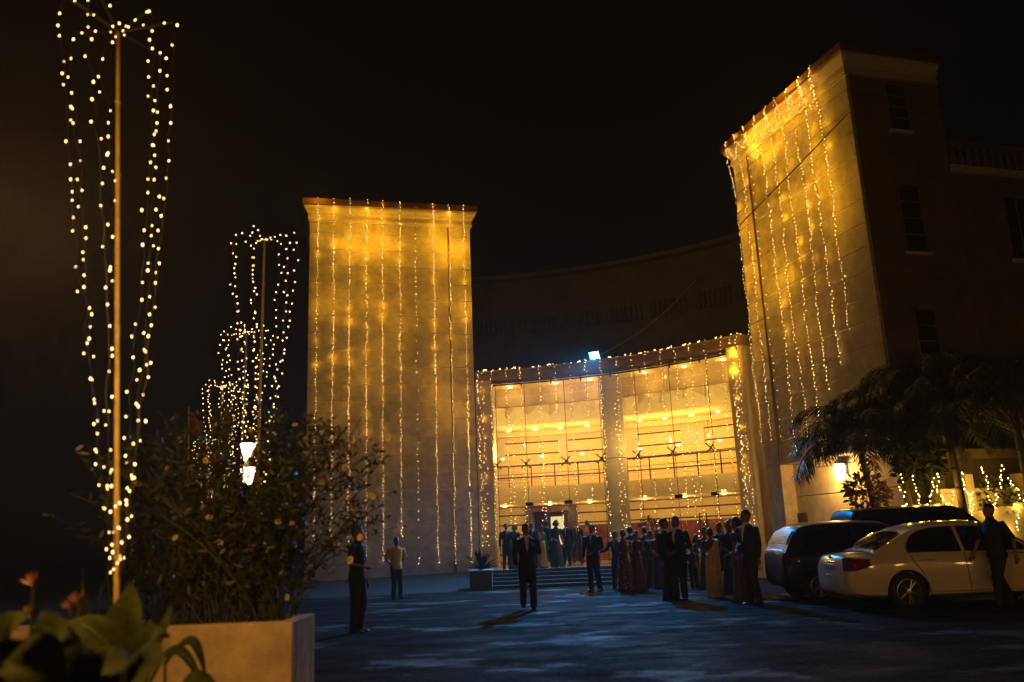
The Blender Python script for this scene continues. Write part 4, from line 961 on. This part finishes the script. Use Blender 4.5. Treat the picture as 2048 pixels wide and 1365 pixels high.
def palm(label, base, top, n, sc_, seed, rt=.085, group=None):
    rnd = random.Random(seed); t = thing('palm_tree', label, 'palm tree', base, 0, group); h = Vector(top) - Vector(base)
    pts = [h * (k / 8) + Vector((.06 * sin(k * .5), 0, 0)) for k in range(9)]
    mb = MB(); mb.tube(pts, [rt * (1.35 - .5 * k / 8) for k in range(9)], 10); mb.build('trunk', M_TRUNK, t, smooth=True)
    for k in range(7):
        q = pts[1].lerp(pts[-1], k / 7); mb = MB(); mb.lathe([(rt * 1.22, -.012), (rt * 1.26, 0), (rt * 1.22, .012)], q, 10); mb.build('trunk_ring', M_TRUNK, t)
    mb = MB(); mb.tube([h, h + Vector((0, 0, .2)), h + Vector((0, 0, .42))], [rt * .95, rt * .85, rt * .4], 8); mb.build('crown_shaft', M_STEM, t, smooth=True)
    for k in range(n):
        a = k * 2.39996 + rnd.uniform(-.2, .2); lv = k / (n - 1)
        o = link('frond', FR[min(3, int(lv * 4))], t); o.location = h + Vector((0, 0, .2 + .2 * lv))
        s_ = sc_ * rnd.uniform(.85, 1.1); o.scale = (s_, s_, s_); o.rotation_euler = (rnd.uniform(-.2, .2), rnd.uniform(-.12, .12), a)
    return t
p1 = atz(1775, 1195, 0); 
def ground_xy(px, y): return aty(px, 1050, y).x
palm('leaning palm tree in front of the glowing wall lamp', (ground_xy(1762, 21.4), 21.42, 0), aty(1726, 910, 21.3), 20, 1.15, 3)
palm('slender palm tree rising behind the black off-roader roof', (ground_xy(1818, 21.3), 21.3, 0), aty(1795, 870, 21.2), 19, 1.1, 5)
palm('palm tree in front of the draped garden wall', (ground_xy(1925, 20.6), 20.6, 0), aty(1900, 865, 20.5), 19, 1.2, 8)
palm('palm tree beside the man passing the sedan', (ground_xy(2060, 19.6), 19.6, 0), aty(2030, 815, 19.6), 19, 1.2, 11)
palm('tall palm crown in front of the dark side windows', (ground_xy(1850, 21.7), 21.25, 0), aty(1842, 815, 21.2), 20, 1.15, 14)
# reddish shrub by the wall lamp and another in the garden
def shrub(label, c, r, n, leaf, m_, seed, hz=.7):
    rnd = random.Random(seed); t = thing('shrub', label, 'shrub', (c[0], c[1], 0)); mb = MB(); sb = MB()
    for k in range(7):
        a = rnd.uniform(0, 6.28); q = Vector((r * .6 * cos(a), r * .6 * sin(a), c[2] + rnd.uniform(-.2, .3))); sb.tube([(0, 0, 0), q * .5 + Vector((0, 0, .1)), q], [.02, .014, .006], 4)
    for k in range(n):
        v = Vector((rnd.gauss(0, 1), rnd.gauss(0, 1), rnd.gauss(0, hz))).normalized() * r * rnd.uniform(.35, 1) ** .6; p = Vector((0, 0, c[2])) + v
        d = (v.normalized() + Vector((rnd.gauss(0, .5), rnd.gauss(0, .5), rnd.gauss(0, .4)))).normalized(); s = d.cross(Vector((rnd.gauss(0, 1), rnd.gauss(0, 1), 1))).normalized() * leaf * .28
        mb.add([p, p + d * leaf * .5 + s, p + d * leaf, p + d * leaf * .5 - s], [(0, 1, 2, 3)])
    sb.build('stems', M_STEM, t, kind='stuff'); mb.build('foliage', m_, t, kind='stuff'); return t
sp1 = aty(1735, 985, 21.0); shrub('reddish leaved shrub beside the leaning palm trunk', sp1, .5, 420, .16, M_RLEAF, 2)
sp1 = aty(1835, 925, 20.9); shrub('leafy shrub lit from below among the palms', sp1, .6, 420, .18, M_LEAF2, 3)
sp1 = aty(1990, 1000, 21.5); shrub('low dark shrub wound with lights at the garden wall', sp1, .5, 300, .15, M_LEAF, 4)

# ------------------------------------------------------------------ wall lamp, hatch on the recessed base
OB = local_to(OR, AR, 0, .45, 0)
u_l, z_l = onplane(1692, 945, OB, AR)
wl = thing('wall_lamp', 'bright warm wall lamp on the base of the window tower behind palm fronds', 'wall lamp', local_to(OR, AR, u_l, .45, z_l), AR)
b = MB(); b.box((-.12, -.03, -.05), (.12, -.002, .3)); b.build('back_plate', M_BLACK, wl)
b = MB(); b.lathe([(.06, -.22), (.13, -.2), (.16, .18), (.12, .24)], (0, -.2, 0), 8); b.build('shade', emis('wall_lamp_glow', (1, .70, .30), 9), wl)
b = MB(); b.lathe([(.19, .24), (.1, .33), (.02, .37)], (0, -.2, 0), 8); b.build('cap', M_BLACK, wl)
lamp('wall_lamp_light', 'POINT', (0, -.5, .0), 150, (1, .50, .10), wl, shadow_soft_size=.12)
u0, z1 = onplane(1580, 1028, OB, AR); u1, z0 = onplane(1618, 1056, OB, AR)
b = MB(); b.box((u0, .41, z0), (u1, .447, z1)); o = bevel(b.build('meter_box', mat('brown_box', (.10, .055, .03), .6, noise_s=8, amt=.3)), .01); o.location = OR; o.rotation_euler = (0, 0, AR)
tag(o, 'square brown meter box on the base wall of the window tower', 'meter box')
# ------------------------------------------------------------------ garden wall with draped lights, along the foot of the wing
gw_o = local_to(OR, AR, TWR + .55, 0, 0)
gw = thing('garden_wall', 'low cream garden wall with pilasters along the foot of the side wing', 'wall', gw_o, AS)
b = MB(); b.box((.5, -.1, 0), (11, .1, 2.15)); b.build('wall', M_RENDER, gw)
b = MB(); b.box((.45, -.16, 2.153), (11, .16, 2.25)); b.build('cap', M_TRIM, gw)
for q in range(6):
    b = MB(); b.box((1.2 + q * 1.75, -.2, 0), (1.45 + q * 1.75, .2, 2.6)); bevel(b.build('pilaster', M_RENDER, gw), .02)
b = MB(); b.add([(.6, -.6, 0), (2.9, -.6, 0), (2.9, -.6, 1.95), (.6, -.6, 1.6), (.6, -.45, 0), (2.9, -.45, 0), (2.9, -.45, 1.95), (.6, -.45, 1.6)], [(0, 1, 2, 3), (4, 7, 6, 5), (3, 2, 6, 7), (0, 3, 7, 4), (1, 5, 6, 2)])
b.build('ramp_parapet', M_TRIM, gw)
b = MB(); b.box((.3, .1, 3.0), (11, .5, 3.25)); b.build('porch_beam', M_DARKW, gw)
for q in range(4):
    b = MB(); b.box((.6 + q * 3, .15, 0), (.9 + q * 3, .45, 3.0)); b.build('porch_post', M_DARKW, gw)
def gpt(px, py, off=-.7):
    O_ = local_to(gw_o, AS, 0, off, 0); u, z = onplane(px, py, O_, AS); return local_to(gw_o, AS, u, off, z)
drapes = [[(1797, 950), (1806, 985), (1815, 1010), (1818, 1030)], [(1826, 955), (1838, 990), (1846, 1010), (1856, 1030)], [(1873, 950), (1866, 975), (1860, 1010), (1868, 1030)], [(1873, 950), (1880, 990), (1890, 1008), (1895, 1030)],
          [(1906, 985), (1898, 1010), (1893, 1040)], [(1960, 935), (1972, 960), (1985, 1005), (1992, 1020)], [(2008, 930), (1998, 985), (1990, 1012)], [(2014, 958), (2030, 975), (2045, 1005)], [(1928, 945), (1925, 975), (1942, 1000), (1938, 1040)], [(1944, 985), (1942, 1015), (1936, 1040)], [(2046, 1010), (2036, 1040), (2028, 1065)]]
for i, d in enumerate(drapes):
    pts = [gpt(*q, -.72 - .04 * (i % 3)) for q in d]
    bulb_string(pts, .085, .011, 'draped warm light string over the garden wall and shrubs', 'draped lights along the garden wall', jit=.03, skip=.02)
    for k_, q in enumerate(pts):
        if k_ % 2 == i % 2: lamp('drape_glow', 'POINT', q + Vector((-.06, .05, 0)), 5.5, (1, .55, .06), None, shadow_soft_size=.05)

# ------------------------------------------------------------------ tall bamboo light poles
def light_pole(label, top, foot, rad, nstr, zlow, step, br, seed, single):
    rnd = random.Random(seed); top = Vector(top); foot = Vector(foot); t = thing('light_pole', label, 'light pole', foot, 0)
    ax = top - foot; mb = MB(); nn = 12
    mb.tube([ax * (k / nn) for k in range(nn + 1)], [.022 - .007 * k / nn for k in range(nn + 1)], 8); mb.build('pole', M_BAMBOO, t, smooth=True)
    for k in range(1, 9):
        q = ax * (k / 9); b = MB(); b.lathe([(.019, -.006), (.0235, 0), (.019, .006)], q, 8); b.build('bamboo_node', M_BAMBOO, t)
    bulbs = []; lowp = ax * ((zlow - foot.z) / ax.z)
    for s in range(nstr):
        a = 2 * pi * s / nstr + .3 + rnd.uniform(-.12, .12); tip = ax + Vector((rad * cos(a), rad * sin(a), rnd.uniform(-.05, .16)))
        b = MB(); b.tube([ax, tip], .0045, 4); b.build('arm', M_WIRE, t)
        pts = [ax.lerp(tip, k / 4) + Vector((0, 0, .02)) for k in range(5)]
        n = 30
        for k in range(1, n + 1):
            f = k / n; c = ax.lerp(lowp, f); rr = rad * (1 - f ** 1.25) + .03
            pts.append(c + Vector((rr * cos(a + .12 * sin(f * 5 + s)), rr * sin(a + .12 * sin(f * 5 + s)), (tip.z - ax.z) * (1 - f))) + Vector((rnd.gauss(0, .012), rnd.gauss(0, .012), 0)))
        w = MB(); w.tube(pts, .0028, 3, caps=False); w.build('strand', M_WIRE, t)
        L = sum((pts[i + 1] - pts[i]).length for i in range(len(pts) - 1)); s_ = rnd.uniform(0, step)
        while s_ < L:
            r_ = s_
            for i in range(len(pts) - 1):
                l = (pts[i + 1] - pts[i]).length
                if r_ <= l: bulbs.append(pts[i].lerp(pts[i + 1], r_ / l) + Vector((rnd.gauss(0, .02), rnd.gauss(0, .02), 0))); break
                r_ -= l
            s_ += step * rnd.uniform(.65, 1.4)
    if single:
        b = MB(); b.ball((0, 0, 0), br, 6, 4, 0, 1, 1, 1.4); bm = b.mesh('bulb', M_BULBP)
        for q in bulbs[:300]: o = link('bulb', bm, t); o.location = q; s_ = rnd.uniform(.7, 1.15); o.scale = (s_, s_, s_)
        rest = bulbs[300:]
    else: rest = bulbs
    if rest:
        b = MB()
        for q in rest: b.octa(q, br * rnd.uniform(.75, 1.2), 0, br * 1.25)
        b.build('bulbs', M_BULBP, t, kind='stuff')
    return t
M_BULBP = emis('pole_bulb', (1.0, .54, .20), 7)
M_BULBP.cycles.emission_sampling = 'FRONT'
def pole_at(label, pt, pf, y, rad, nstr, step, br, seed, single=False):
    top = aty(*pt, y); low = aty(*pf, y); d = (low - top); foot = top + d * ((top.z - .0) / (top.z - low.z)); return light_pole(label, top, foot, rad, nstr, low.z, step, br, seed, single)
pole_at('tallest bamboo pole hung with a cone of light strands, beside the broad leaves', (236, 66), (233, 1150), 6.0, .40, 7, .135, .0070, 1, True)
pole_at('bamboo light pole rising straight out of the flowering bush', (529, 482), (512, 1060), 10.5, .40, 7, .125, .0085, 2)
pole_at('bamboo light pole standing closely behind the bush pole', (493, 668), (477, 1056), 14.9, .42, 8, .125, .0100, 3)
pole_at('shortest looking bamboo light pole beside the small cloth flag', (445, 778), (432, 1060), 19.6, .40, 8, .12, .0115, 4)
pole_at('far bamboo light pole at the garden edge half hidden by the bush', (415, 885), (412, 1064), 27.5, .42, 8, .12, .0130, 5)
# ------------------------------------------------------------------ twin lantern post behind the bush
yl = 12.0; la = aty(496, 903, yl); lb_ = aty(505, 953, yl)
lp = thing('lantern_post', 'garden lamp post with two glowing white lanterns behind the bush', 'lamp post', (la.x + .06, yl, 0))
b = MB(); b.tube([(0, 0, 0), (0, 0, la.z + .3)], [.05, .035], 8); b.build('post', M_BLACK, lp)
for k, q in enumerate((la, lb_)):
    dx = q.x - (la.x + .06); yo = -.22 if k else .0
    b = MB(); b.tube([(0, 0, q.z + .24), (dx, yo, q.z + .24)], .014, 5); b.build('bracket', M_BLACK, lp)
    b = MB(); b.lathe([(.05, -.13), (.11, .10), (.03, .16)], (dx, yo, q.z), 6); g_ = b.build('lantern_glass', emis('lantern_glow', (1, .76, .42), 14), lp)
    b = MB(); b.lathe([(.14, .105), (.05, .18), (.01, .22)], (dx, yo, q.z), 6); b.build('lantern_cap', M_BLACK, lp)
    lamp('lantern_light', 'POINT', (dx, yo - .16, q.z), 22, (1, .62, .25), lp, shadow_soft_size=.1)
# small cloth flag
f0 = aty(392, 905, 11.0); ft = aty(378, 815, 11.0)
fg = thing('cloth_flag', 'small rust red cloth flag on a thin stick above the bush', 'flag', (f0.x, f0.y, 0))
b = MB(); b.tube([(0, 0, 0), (ft.x - f0.x, 0, ft.z)], .01, 5); b.build('stick', M_BAMBOO, fg)
b = MB(); vs = []; A_, B1, C1, D1 = aty(382, 822, 11), aty(407, 852, 11), aty(406, 884, 11), aty(373, 862, 11)
for j in range(6):
    for i in range(8):
        p = A_.lerp(B1, i / 7).lerp(D1.lerp(C1, i / 7), j / 5); vs.append((p.x - f0.x, p.y - f0.y + .03 * sin(i * 1.3 + j * .5), p.z))
b.add(vs, [(j * 8 + i, j * 8 + i + 1, j * 8 + i + 9, j * 8 + i + 8) for j in range(5) for i in range(7)]); b.build('cloth', mat('rust_cloth', (.30, .08, .02), .8, noise_s=5, amt=.4), fg, smooth=True)

# ------------------------------------------------------------------ planter and flowering bush in the foreground
yp = 7.0; pc_ = aty(585, 1243, yp)
pl = thing('concrete_planter', 'large warm lit rendered planter box holding the flowering bush', 'planter', (pc_.x, yp, 0))
zt = pc_.z; b = MB()
b.box((-3.2, 0, 0), (0, .12, zt)); b.box((-3.2, .63, 0), (0, .75, zt)); b.box((-.12, .12, 0), (0, .63, zt)); b.box((-3.2, .12, 0), (-3.08, .63, zt)); bevel(b.build('box', M_PLANT, pl), .012, 2)
b = MB(); b.box((-3.08, .12, zt - .2), (-.12, .63, zt - .05)); b.build('soil', M_SOIL, pl)
bu = thing('flowering_bush', 'big feathery bush dotted with yellow flowers, growing in the planter', 'bush', (pc_.x - .55, yp + .38, zt - .05))
rnd = random.Random(21); stm = MB(); lf = MB(); tips = []
def near_lantern(p):    # the crown has a gap where the lanterns shine through
    q = p - CAM; sx_ = PW / 2 + FOC * q.dot(RT) / q.dot(FW); sy_ = PH / 2 - FOC * q.dot(UP) / q.dot(FW)
    return min(hypot(sx_ - 496, (sy_ - 903)), hypot(sx_ - 505, sy_ - 953)) < 24 * (.75 + .5 * rnd.random())
def bush_edge(x):      # height of the crown over the planter at offset x (m)
    return 1.82 - .34 * (x * .9) ** 2 + .16 * noise.noise((x * 2.3, 1, 5))
for k in range(230):
    x0 = rnd.uniform(-.75, .45); y0 = rnd.uniform(-.22, .22)
    x1 = rnd.uniform(-1.25, 1.3); hgt = max(.35, bush_edge(x1) * (1 - .55 * rnd.random() ** 2.2)); y1 = y0 + rnd.gauss(0, .33)
    A_ = Vector((x0, y0, 0)); T_ = Vector((x1, y1, hgt)); m_ = A_.lerp(T_, .5) + Vector((rnd.gauss(0, .05) - (x1 - x0) * .18, rnd.gauss(0, .05), .14))
    P_ = [A_ * (1 - t) ** 2 + m_ * 2 * t * (1 - t) + T_ * t * t for t in [i / 7 for i in range(8)]]
    stm.tube(P_, [.006 - .004 * i / 7 for i in range(8)], 3, caps=False); tips.append(T_)
    for q in range(50):
        t = rnd.uniform(.08, 1) ** .8; i = min(6, int(t * 7)); p = P_[i].lerp(P_[i + 1], t * 7 - i)
        if near_lantern(p + bu.location): continue
        d = Vector((rnd.gauss(0, 1), rnd.gauss(0, 1), rnd.gauss(.25, .7))).normalized(); ln = rnd.uniform(.045, .115); s = d.cross(Vector((rnd.gauss(0, 1), rnd.gauss(0, 1), rnd.gauss(0, 1)))).normalized() * rnd.uniform(.006, .015)
        lf.add([p, p + d * ln * .5 + s, p + d * ln, p + d * ln * .5 - s], [(0, 1, 2, 3)])
stm.build('stems', M_STEM, bu, kind='stuff'); lf.build('foliage', M_LEAF, bu, kind='stuff')
fm = MB(); fm.ball((0, 0, .004), .009, 6, 4, 1)
for k in range(8):
    a = 2 * pi * k / 8; c_, s_ = cos(a), sin(a)
    fm.add([(.006 * c_, .006 * s_, 0), (.024 * c_ - .010 * s_, .024 * s_ + .010 * c_, .006), (.036 * c_ - .005 * s_, .036 * s_ + .005 * c_, .002), (.036 * c_ + .005 * s_, .036 * s_ - .005 * c_, .002), (.024 * c_ + .010 * s_, .024 * s_ - .010 * c_, .006)], [(0, 1, 2, 3, 4)])
fmm = fm.mesh('flower', [M_YFL, mat('flower_heart', (.35, .14, .02), .8, noise_s=30, amt=.3)])
fl_px = [(336, 937), (276, 968), (397, 912), (411, 922), (463, 990), (406, 1015), (418, 1035), (585, 1046), (556, 1044), (598, 1066), (674, 1088), (720, 1075), (608, 970), (630, 917), (593, 1000), (690, 935), (725, 830), (703, 880), (745, 993), (750, 1015), (776, 875), (645, 965), (612, 880), (500, 860), (430, 850), (425, 838), (465, 1010), (490, 1048), (520, 960), (660, 1000), (575, 1195), (295, 1142), (560, 900), (540, 930), (360, 880), (378, 950), (310, 1000), (675, 1048), (700, 1120), (650, 860), (590, 850), (535, 1100), (440, 1085), (350, 1075), (725, 1015), (690, 1010)]
for k, (px, py) in enumerate(fl_px):
    yy = yp + .38 + rnd.uniform(-.55, .05); p = aty(px, py, yy); o = link('flower', fmm, bu); o.location = p - Vector(bu.location)
    s_ = rnd.uniform(.55, 1.0); o.scale = (s_, s_, s_); o.rotation_euler = (RD(90) + rnd.gauss(-.2, .5), rnd.gauss(0, .4), rnd.uniform(0, 6))
    q = o.location; sb = MB(); sb.tube([q * .55 + Vector((rnd.gauss(0, .05), .12, -.05)), q * .85 + Vector((0, .05, .0)), q], .003, 3, caps=False); sb.build('flower_stalk', M_STEM, bu)
# ------------------------------------------------------------------ broad leaved plants nearest the camera
def leafy(label, specs, flowers=(), m_=M_LEAF2, y=4.2, name='canna_plant', cat='plant'):
    base = aty(*specs[0][0], specs[0][4] if len(specs[0]) > 4 else y); t = thing(name, label, cat, (base.x, base.y, 0)); o0 = Vector((base.x, base.y, 0))
    for s_ in specs:
        (a, b_, c, w), yy = s_[:4], (s_[4] if len(s_) > 4 else y)
        A_ = aty(*a, yy) - o0; B1 = aty(*b_, yy - .12) - o0; C1 = aty(*c, yy - .05) - o0
        mb = MB(); blade(mb, (A_, B1, C1), w, fold=.3, n=12, m=3); o = mb.build('leaf', m_, t, smooth=True)
        mb = MB(); P_ = [A_ * (1 - q) ** 2 + B1 * 2 * q * (1 - q) + C1 * q * q + Vector((0, -.004, .004)) for q in [i / 8 for i in range(8)]]; mb.tube(P_, [.006 - .0006 * i for i in range(8)], 4); mb.build('midrib', M_STEM, o)
        if A_.z > .05: mb = MB(); mb.tube([(A_.x * .5, A_.y + .1, 0), (A_.x * .8, A_.y + .06, A_.z * .5), A_], [.014, .011, .007], 5); mb.build('stalk', M_STEM, t)
    for (px, py, sz) in flowers:
        p = aty(px, py, y + .1) - o0; mb = MB()
        for k in range(6):
            a = RD(-60 + 24 * k); d = Vector((sin(a), rnd.uniform(-.3, .1), cos(a))).normalized(); e_ = Vector((cos(a), 0, -sin(a))) * sz * .09
            mb.add([p, p + d * sz * .5 + e_, p + d * sz, p + d * sz * .5 - e_ + Vector((0, -.008, 0))], [(0, 1, 2, 3)])
        f_ = mb.build('flower_bract', M_OFL, t); mb = MB(); mb.tube([(p.x * .9, p.y + .1, 0), (p.x, p.y + .03, p.z * .6), p], [.008, .007, .005], 4); mb.build('flower_stem', M_STEM, t)
leafy('broad paddle leaved plant with a pale lit leaf at the bottom corner', [((150, 1400), (60, 1235), (40, 1345), .13, 3.6), ((60, 1390), (100, 1240), (140, 1290), .15, 3.5), ((20, 1380), (-20, 1250), (60, 1225), .12, 4.0), ((40, 1400), (-60, 1320), (-30, 1260), .14, 3.4), ((120, 1400), (40, 1290), (10, 1330), .12, 3.3)],
      [(66, 1172, .075), (62, 1235, .07), (98, 1240, .06)], y=4.2)
leafy('tall paddle leaved plant with orange flowers around the big light pole', [((235, 1390), (250, 1260), (262, 1165), .13, 4.6), ((250, 1400), (215, 1230), (120, 1245), .09, 4.4), ((262, 1395), (290, 1235), (338, 1275), .085, 4.2), ((215, 1400), (190, 1330), (225, 1290), .12, 3.6), ((175, 1400), (170, 1290), (150, 1200), .05, 4.8), ((280, 1390), (320, 1290), (345, 1200), .045, 4.7), ((240, 1400), (300, 1300), (250, 1330), .13, 3.5)],
      [(158, 1206, .075), (140, 1218, .06), (145, 1268, .06)], y=4.6)
leafy('arching strap leaf bending in front of the planter', [((330, 1330), (395, 1225), (412, 1365), .035, 5.2), ((300, 1370), (350, 1225), (420, 1400), .04, 5.4), ((340, 1420), (385, 1330), (450, 1400), .08, 5.0)], y=5.2)
# spiky blades lit from above, behind the big pole
t = thing('spiky_plant', 'clump of pale upright spiky leaves behind the paddle leaved plants', 'plant', (aty(205, 1200, 6.6).x, 6.6, 0))
for k in range(16):
    px = 165 + 9 * k + rnd.uniform(-5, 5); p = aty(px + rnd.gauss(0, 16), rnd.uniform(1110, 1175), 6.6) - t.location; a0 = Vector((rnd.uniform(-.25, .25), rnd.uniform(-.1, .1), .35))
    mb = MB(); blade(mb, (a0, a0.lerp(p, .5) + Vector((rnd.gauss(0, .04), 0, .05)), p), .016, .4, 8, 1); mb.build('leaf', M_LEAF2, t, smooth=True)
# ------------------------------------------------------------------ small planter beside the steps
pq = aty(985, 1178, 27.1); q0 = aty(940, 1178, 27.1)
sp = thing('step_planter', 'square planter with a spiky plant beside the entrance steps', 'planter', ((pq.x + q0.x) / 2, 27.1, 0))
hw = (pq.x - q0.x) / 2; b = MB(); b.box((-hw, -.1, 0), (hw, .6, .56)); bevel(b.build('box', M_DARKW, sp), .015)
b = MB(); b.box((-hw - .03, -.13, .563), (hw + .03, .63, .60)); b.build('rim', M_TRIM, sp)
pt = thing('agave', 'spiky leaved plant filling the square planter by the steps', 'plant', ((pq.x + q0.x) / 2, 27.35, .55))
for k in range(46):
    a = rnd.uniform(0, 6.28); el = rnd.uniform(.15, 1.4); ln = rnd.uniform(.4, .75); tip = Vector((cos(a) * cos(el), sin(a) * cos(el) * .6, sin(el))) * ln
    mb = MB(); blade(mb, ((0, 0, .03), tip * .6 + Vector((0, 0, .08)), tip), .028, .4, 5, 1); mb.build('leaf', M_LEAF2, pt)
# reception table with flowers in the lobby
rt = aty(1300, 1092, 33.0)
ta = thing('reception_table', 'small reception table with a white cloth inside the glass hall', 'table', (rt.x, 33.0, ZL), -.4)
b = MB(); b.lathe([(.58, 0), (.56, .3), (.52, .72), (.5, .75)], (0, 0, 0), 20); b.build('table_cloth', M_WSHIRT, ta, smooth=True); b = MB(); b.lathe([(.5, .752), (.5, .77)], (0, 0, 0), 20); b.build('table_top', M_WSHIRT, ta)
fa = thing('flower_arrangement', 'leafy flower arrangement on the reception table', 'flowers', (rt.x, 33.0, ZL + .771)); b = MB(); b.lathe([(.08, 0), (.1, .1), (.06, .25), (.08, .28)], n=10); b.build('vase', M_TRIM, fa)
mb = MB()
for k in range(160):
    v = Vector((rnd.gauss(0, 1), rnd.gauss(0, 1), rnd.gauss(.3, .8))).normalized() * rnd.uniform(.1, .36); p = Vector((0, 0, .5)) + v; d = v.normalized(); s = d.cross(Vector((rnd.gauss(0, 1), 1, rnd.gauss(0, 1)))).normalized() * .03
    mb.add([p, p + d * .06 + s, p + d * .13, p + d * .06 - s], [(0, 1, 2, 3)])
mb.build('foliage', M_LEAF, fa, kind='stuff')
# ------------------------------------------------------------------ sodium garden lamp just left of the view: the glow at the picture's edge
sl_ = aty(-84, 440, 3.5)
gl = thing('street_lamp', 'sodium globe lamp on a dark post left of the broad leaves', 'street lamp', (sl_.x, sl_.y, 0))
b = MB(); b.tube([(0, 0, 0), (0, 0, sl_.z - .16)], [.06, .04], 8); b.build('post', M_BLACK, gl)
b = MB(); b.lathe([(.08, -.03), (.1, .02)], (0, 0, sl_.z - .15), 10); b.build('collar', M_BLACK, gl)
b = MB(); b.ball((0, 0, sl_.z), .13, 14, 9); b.build('globe', emis('sodium_globe', (1, .55, .18), 8), gl, smooth=True)
lamp('street_lamp_light', 'POINT', (.17, .1, sl_.z), 340, (1, .47, .11), gl, shadow_soft_size=.1)

# string lights along the roadside opposite the sedan (outside the view; they show as a row of glints on its doors)
pts = [Vector((5.6 + 7.6 * k / 20, 6.6 + .9 * k / 20, 2.35 - .25 * sin(pi * ((k % 10) / 10)))) for k in range(21)]
rs = bulb_string(pts, .16, .016, 'sagging roadside string of warm lights facing the white sedan', None, jit=.02)
for k in range(4): lamp('string_glow', 'POINT', pts[2 + 5 * k] - pts[0] + Vector((0, .1, -.05)), 42, (1, .50, .12), rs, shadow_soft_size=.2)
# ------------------------------------------------------------------ thin haze volume, added so the lamps get a soft glow
b = MB(); b.box((-40, -6, -1), (60, 75, 16.5)); hz = b.build('haze', None); hz['kind'] = 'stuff'
hz.data.materials.clear()
hm = bpy.data.materials.new('haze'); hm.use_nodes = True; nt = hm.node_tree; nt.nodes.clear(); o_ = nt.nodes.new('ShaderNodeOutputMaterial'); v_ = nt.nodes.new('ShaderNodeVolumePrincipled')
v_.inputs['Color'].default_value = (.8, .8, .8, 1); v_.inputs['Density'].default_value = .0012; v_.inputs['Anisotropy'].default_value = .25; nt.links.new(v_.outputs[0], o_.inputs['Volume']); hz.data.materials.append(hm)
